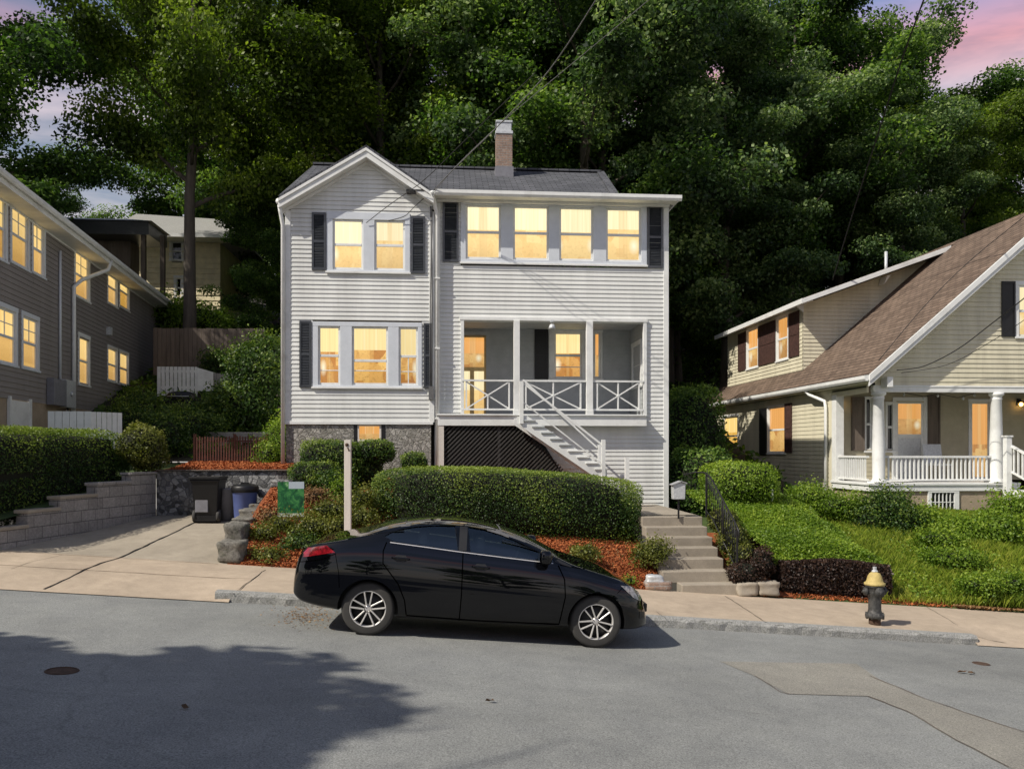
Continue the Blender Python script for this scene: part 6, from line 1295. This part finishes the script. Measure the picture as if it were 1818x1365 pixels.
# ------------------------------------------------------------------ trees
def tree_arrays(seed, Hh, Rr, low, nl, per, leaf, flat=.55):
    rng = np.random.default_rng(seed); rr = random.Random(seed); mb = MB(); pts = []; x = y = 0.
    k = 9; lean = rr.uniform(-.04, .04)
    for i in range(k+1):
        f = i/k; x += rr.uniform(-.12, .12)*(i > 1)+lean*Hh/k; y += rr.uniform(-.12, .12)*(i > 1); pts.append(Vector((x, y, Hh*.86*f-.6*(i == 0))))
    r0 = Hh*.0155; rad = [r0*(1.35 if i == 0 else 1)*(1-.88*(i/k)) for i in range(k+1)]; mb.tube(pts, rad, 9)
    tips = []
    for l in range(nl):
        f = low+(.92-low)*((l+rr.random()*.7)/nl); b = pts[0].lerp(pts[0], 0); ii = min(k-1, int(f*k/.86*.86)); q = f*k-int(f*k); p0 = pts[min(k, int(f*k))].lerp(pts[min(k, int(f*k)+1)], q)
        az = l*2.4+rr.uniform(-.5, .5); prof = math.sin(PI*min(1, max(.12, (f-low*.8)/(1.06-low*.8)))**.8); L = Rr*(.55+.6*prof)*rr.uniform(.8, 1.15); up = .35+.9*f
        P = [p0]; dirv = Vector((math.cos(az), math.sin(az), up*.8)).normalized()
        for s in range(5):
            dirv = (dirv+Vector((rr.uniform(-.18, .18), rr.uniform(-.18, .18), rr.uniform(-.12, .06)))).normalized(); P.append(P[-1]+dirv*L/5)
            if s >= 1:
                tips.append((P[-1], .35+.16*s))
                sd = (dirv+Vector((rr.uniform(-1, 1), rr.uniform(-1, 1), rr.uniform(-.2, .5)))).normalized(); e = P[-1]+sd*L*.33*rr.uniform(.6, 1.2); tips.append((e, .8)); 
                mb.tube([P[-1], (P[-1]+e)/2+Vector((0, 0, .05)), e], [r0*.12, r0*.08, r0*.03], 4)
        mb.tube(P, [r0*.42*(1-.75*f)*(1-.16*s) for s in range(6)], 6)
    tips.append((pts[-1], 1.)); tips.append((pts[-1]+Vector((0, 0, Hh*.08)), .9))
    Vs, Ts = [], []; cs = Rr*.24
    for p, wgt in tips:
        n = int(per*(.6+.8*rr.random())*wgt); c = np.array(p); g = rng.normal(size=(n, 3)); g /= np.linalg.norm(g, axis=1)[:, None]; rad_ = rng.random(n)**.45
        sc = cs*rr.uniform(.75, 1.3)*np.array([1.15, 1.15, flat]); P = c+g*rad_[:, None]*sc; P[:,2] -= .25*((P[:,0]-c[0])**2+(P[:,1]-c[1])**2)/cs*.5
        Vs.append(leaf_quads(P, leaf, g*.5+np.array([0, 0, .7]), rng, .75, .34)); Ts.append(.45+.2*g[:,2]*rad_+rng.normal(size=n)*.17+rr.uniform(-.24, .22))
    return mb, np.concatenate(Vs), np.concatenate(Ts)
protos = []
for i, (sd, Hh, Rr, low, nl, per, leaf, m) in enumerate(((101, 20, 4.6, .22, 20, 740, .165, 'leaf_tree'), (102, 19, 4.2, .16, 19, 740, .16, 'leaf_tree3'), (103, 21, 4.8, .30, 19, 740, .165, 'leaf_tree2'), (104, 17, 5.0, .06, 20, 820, .175, 'leaf_tree'), (105, 17, 5.2, .15, 20, 900, .42, 'leaf_tree'))):
    mb, V, T_ = tree_arrays(sd, Hh, Rr, low, nl, per, leaf); protos.append((mb, quads_mesh('crown', V, T_, [mt[m]])))
tm = []
def tree(px, Y, pr_, sc, rot, label, base=None, group='trees on the wooded hillside', thin=1.):
    a, b, v = ray(px, 600); X = a/b*Y; z = (zhill(X, Y) if Y > 19.5 else zroad(X, Y)) if base is None else base
    o = thing('tree', label, 'tree', (X, Y, z-.1), group); o.rotation_euler = (0, 0, rot); o.scale = (sc*thin, sc*thin, sc)
    mb, cm = protos[pr_]
    if len(tm) <= pr_ or tm[pr_] is None:
        while len(tm) <= pr_: tm.append(None)
        t_ = mb.build('trunk', mt['bark'], o, True); tm[pr_] = t_.data
    else: link('trunk', tm[pr_], o, True)
    link('crown', cm, o, True); return o
FR = [(330, 31.5, 2, 1.12, .4, 'tall tree with a bare dark trunk in front of the beige hill house', .72), (1028, 30, 1, 1.05, 2.0, 'forked tree rising right behind the chimney of the white house'), (1085, 32, 0, 1.0, 4.1, 'slender dark tree next to the forked one over the right roof end'),
      (555, 38, 2, 1.0, 1.2, 'yellow-green leafy tree over the left eave of the white house'), (690, 34, 2, .98, 3.0, 'yellow-green tree directly above the gable of the white house'), (760, 38, 1, 1.05, 5.0, 'blue-green tree behind the ridge left of the chimney'), (880, 35, 0, 1., .9, 'dark tree standing directly behind the chimney'),
      (1180, 36, 1, 1.05, 2.9, 'pale-tipped tree at the right corner of the white house'), (1290, 33, 1, .92, 4.4, 'grey-green tree in the gap between the white and cream houses'), (1400, 37, 0, 1.05, 1.7, 'dark tree behind the dormer of the cream house'), (1485, 40, 1, 1.08, 3.6, 'big tree just left of the pink evening sky'),
      (1610, 35, 1, .74, .2, 'shorter tree under the pink sky with a rounded top'), (1720, 38, 2, .72, 2.2, 'low yellowish tree above the ridge of the cream house'), (1850, 40, 3, 1.02, 5.5, 'dark bushy tree at the right edge'),
      (60, 47, 3, .55, .6, 'low dark tree under the pale sky gap behind the taupe grey house'), (-125, 30, 0, 1.05, 3.3, 'near dark tree at the top left corner'), (345, 50, 0, 1.1, 2.6, 'dark tree behind the tall bare trunk'), (420, 51, 3, 1.0, 4.9, 'deep dark bushy tree far up the hill at the left'),
      (560, 46, 3, .86, 1.9, 'deep dark bushy tree far up behind the gable'), (690, 44, 3, .86, .3, 'deep dark bushy tree between the gable and chimney'), (830, 47, 3, .86, 3.9, 'deep dark bushy tree far behind the chimney'), (960, 45, 3, .86, 2.4, 'deep dark bushy tree far behind the forked tree'), (1110, 47, 3, .86, 5.9, 'deep dark bushy tree far behind the sunroom end'), (1240, 45, 3, .86, 1.1, 'deep dark bushy tree far behind the gap between houses'),
      (1370, 47, 3, .86, 4.2, 'deep dark bushy tree far behind the dormer'), (1500, 48, 3, .86, .8, 'deep dark bushy tree far behind the vent pipe'), (1640, 47, 3, .95, 2.7, 'deep dark bushy tree far behind the brown roof'), (1760, 48, 3, .95, 3.1, 'deep dark bushy tree far behind the cream house ridge'), (1205, 36.5, 3, .64, 1.4, 'small dense tree close behind the right wall of the white house'), (1300, 41, 3, .7, 3.5, 'small dense tree right behind the far roof end of the cream house'), (515, 35, 3, .48, 2.2, 'small dense tree filling the gap beside the board fence')]
for px, Y, p_, sc, rt, lab, *th_ in FR: tree(px, Y, p_, sc, rt, lab, thin=th_[0] if th_ else 1.)
# a street tree beyond the left edge of the picture, whose crown shades the road
st = thing('street_tree', 'street tree on the near side of the road left of the view', 'tree', (-13.1, -.3, .9)); st.scale = (.74, .74, .64); st.rotation_euler = (0, 0, 1.)
link('trunk', tm[3], st, True); link('crown', protos[4][1], st, True)
for x_, y_, lab_, q_ in ((-11.2, -1.6, 'unseen street tree added to fill the road shadow, nearer the viewpoint than the first', .66), (-10.6, -3.6, 'unseen street tree added to fill the road shadow, closest to the viewpoint', .52)):  # extra trees out of view, added to make the road shadow solid
    s2 = thing('street_tree', lab_, 'tree', (x_, y_, .9)); s2.scale = (q_,)*3; s2.rotation_euler = (0, 0, x_); link('trunk', tm[3], s2, True); link('crown', protos[4][1], s2, True)
for i, (x, y, sc, p_) in enumerate(((-6, -24, .5, 3), (4, -26, .6, 3), (13, -24, .55, 3), (-16, -21, .5, 3), (22, -26, .6, 3))):
    o = thing('street_tree', ('bushy tree across the street behind the viewpoint, standing third from its left end', 'bushy tree across the street behind the viewpoint, tallest in the middle', 'bushy tree across the street behind the viewpoint, right of the tallest', 'bushy tree across the street behind the viewpoint, at its left end', 'bushy tree across the street behind the viewpoint, at its right end')[i], 'tree', (x, y, .2-.07*x)); o.scale = (sc,)*3; o.rotation_euler = (0, 0, i*1.3)
    link('trunk', tm[p_], o, True); link('crown', protos[p_][1], o, True)
# ------------------------------------------------------------------ light, sky, camera
sd_ = Vector((.86, .45, -1.0)).normalized(); el = math.asin(-sd_.z); azs = math.atan2(-sd_.x, -sd_.y)
w = bpy.data.worlds.new('World'); bpy.context.scene.world = w; w.use_nodes = True; nt = w.node_tree; nt.nodes.clear()
t = NT.__new__(NT); t.t = nt; t.mat = None
out = t.n('ShaderNodeOutputWorld'); bg = t.n('ShaderNodeBackground'); sky = t.n('ShaderNodeTexSky', sky_type='NISHITA'); sky.sun_disc = False; sky.sun_elevation = el; sky.sun_rotation = azs; sky.altitude = 60; sky.dust_density = 1.2
bg.inputs['Strength'].default_value = .10
g = t.coord('Generated'); x, y, z = t.xyz(g)[:3]
cl = t.noise(t.comb(t.math('MULTIPLY', x, 1.4), t.math('MULTIPLY', y, 1.4), t.math('MULTIPLY', z, 5.)), 2.2, 6, .6, .4)
cf = t.ramp(cl, [(.38, (.15, .15, .15)), (.6, (1, 1, 1))]); hz = t.ramp(z, [(.0, (1, 1, 1)), (.5, (.95, .95, .95)), (.85, (.1, .1, .1))])
pink = t.ramp(z, [(.05, (9., 8.2, 7.8)), (.29, (9., 7.8, 7.7)), (.365, (8., 6.6, 7.4)), (.40, (9.8, 4.6, 4.9)), (.45, (3.6, 4.2, 7.4))])
c = t.mix(t.math('MULTIPLY', t.math('MULTIPLY', cf, hz), .85), t.mix(1., sky.outputs[0], (1.06, 1.02, .96), 'MULTIPLY'), pink)
t.l(c, bg.inputs[0]); t.l(bg.outputs[0], out.inputs[0])
sl_ = bpy.data.lights.new('sun', 'SUN'); sl_.energy = 5.0; sl_.angle = math.radians(.53); sl_.color = (1., .93, .82); so = bpy.data.objects.new('sun', sl_); C.objects.link(so)
so.rotation_euler = sd_.to_track_quat('-Z', 'Y').to_euler(); so.location = (-20, -10, 30)
cam = bpy.data.cameras.new('camera'); cam.sensor_width = 36; cam.lens = F/1818*36; cam.shift_y = (HZ-682.5)/1818; cam.clip_end = 2000; co = bpy.data.objects.new('camera', cam); C.objects.link(co)
co.location = (0, 0, CZ); co.rotation_euler = (PI/2, 0, -TH); sc_ = bpy.context.scene; sc_.camera = co
sc_.view_settings.view_transform = 'Standard'; sc_.view_settings.look = 'None'; sc_.view_settings.exposure = 0; sc_.view_settings.gamma = 1
sc_.cycles.max_bounces = 6; sc_.cycles.transparent_max_bounces = 8; sc_.cycles.caustics_reflective = False; sc_.cycles.caustics_refractive = False; sc_.cycles.use_denoising = True
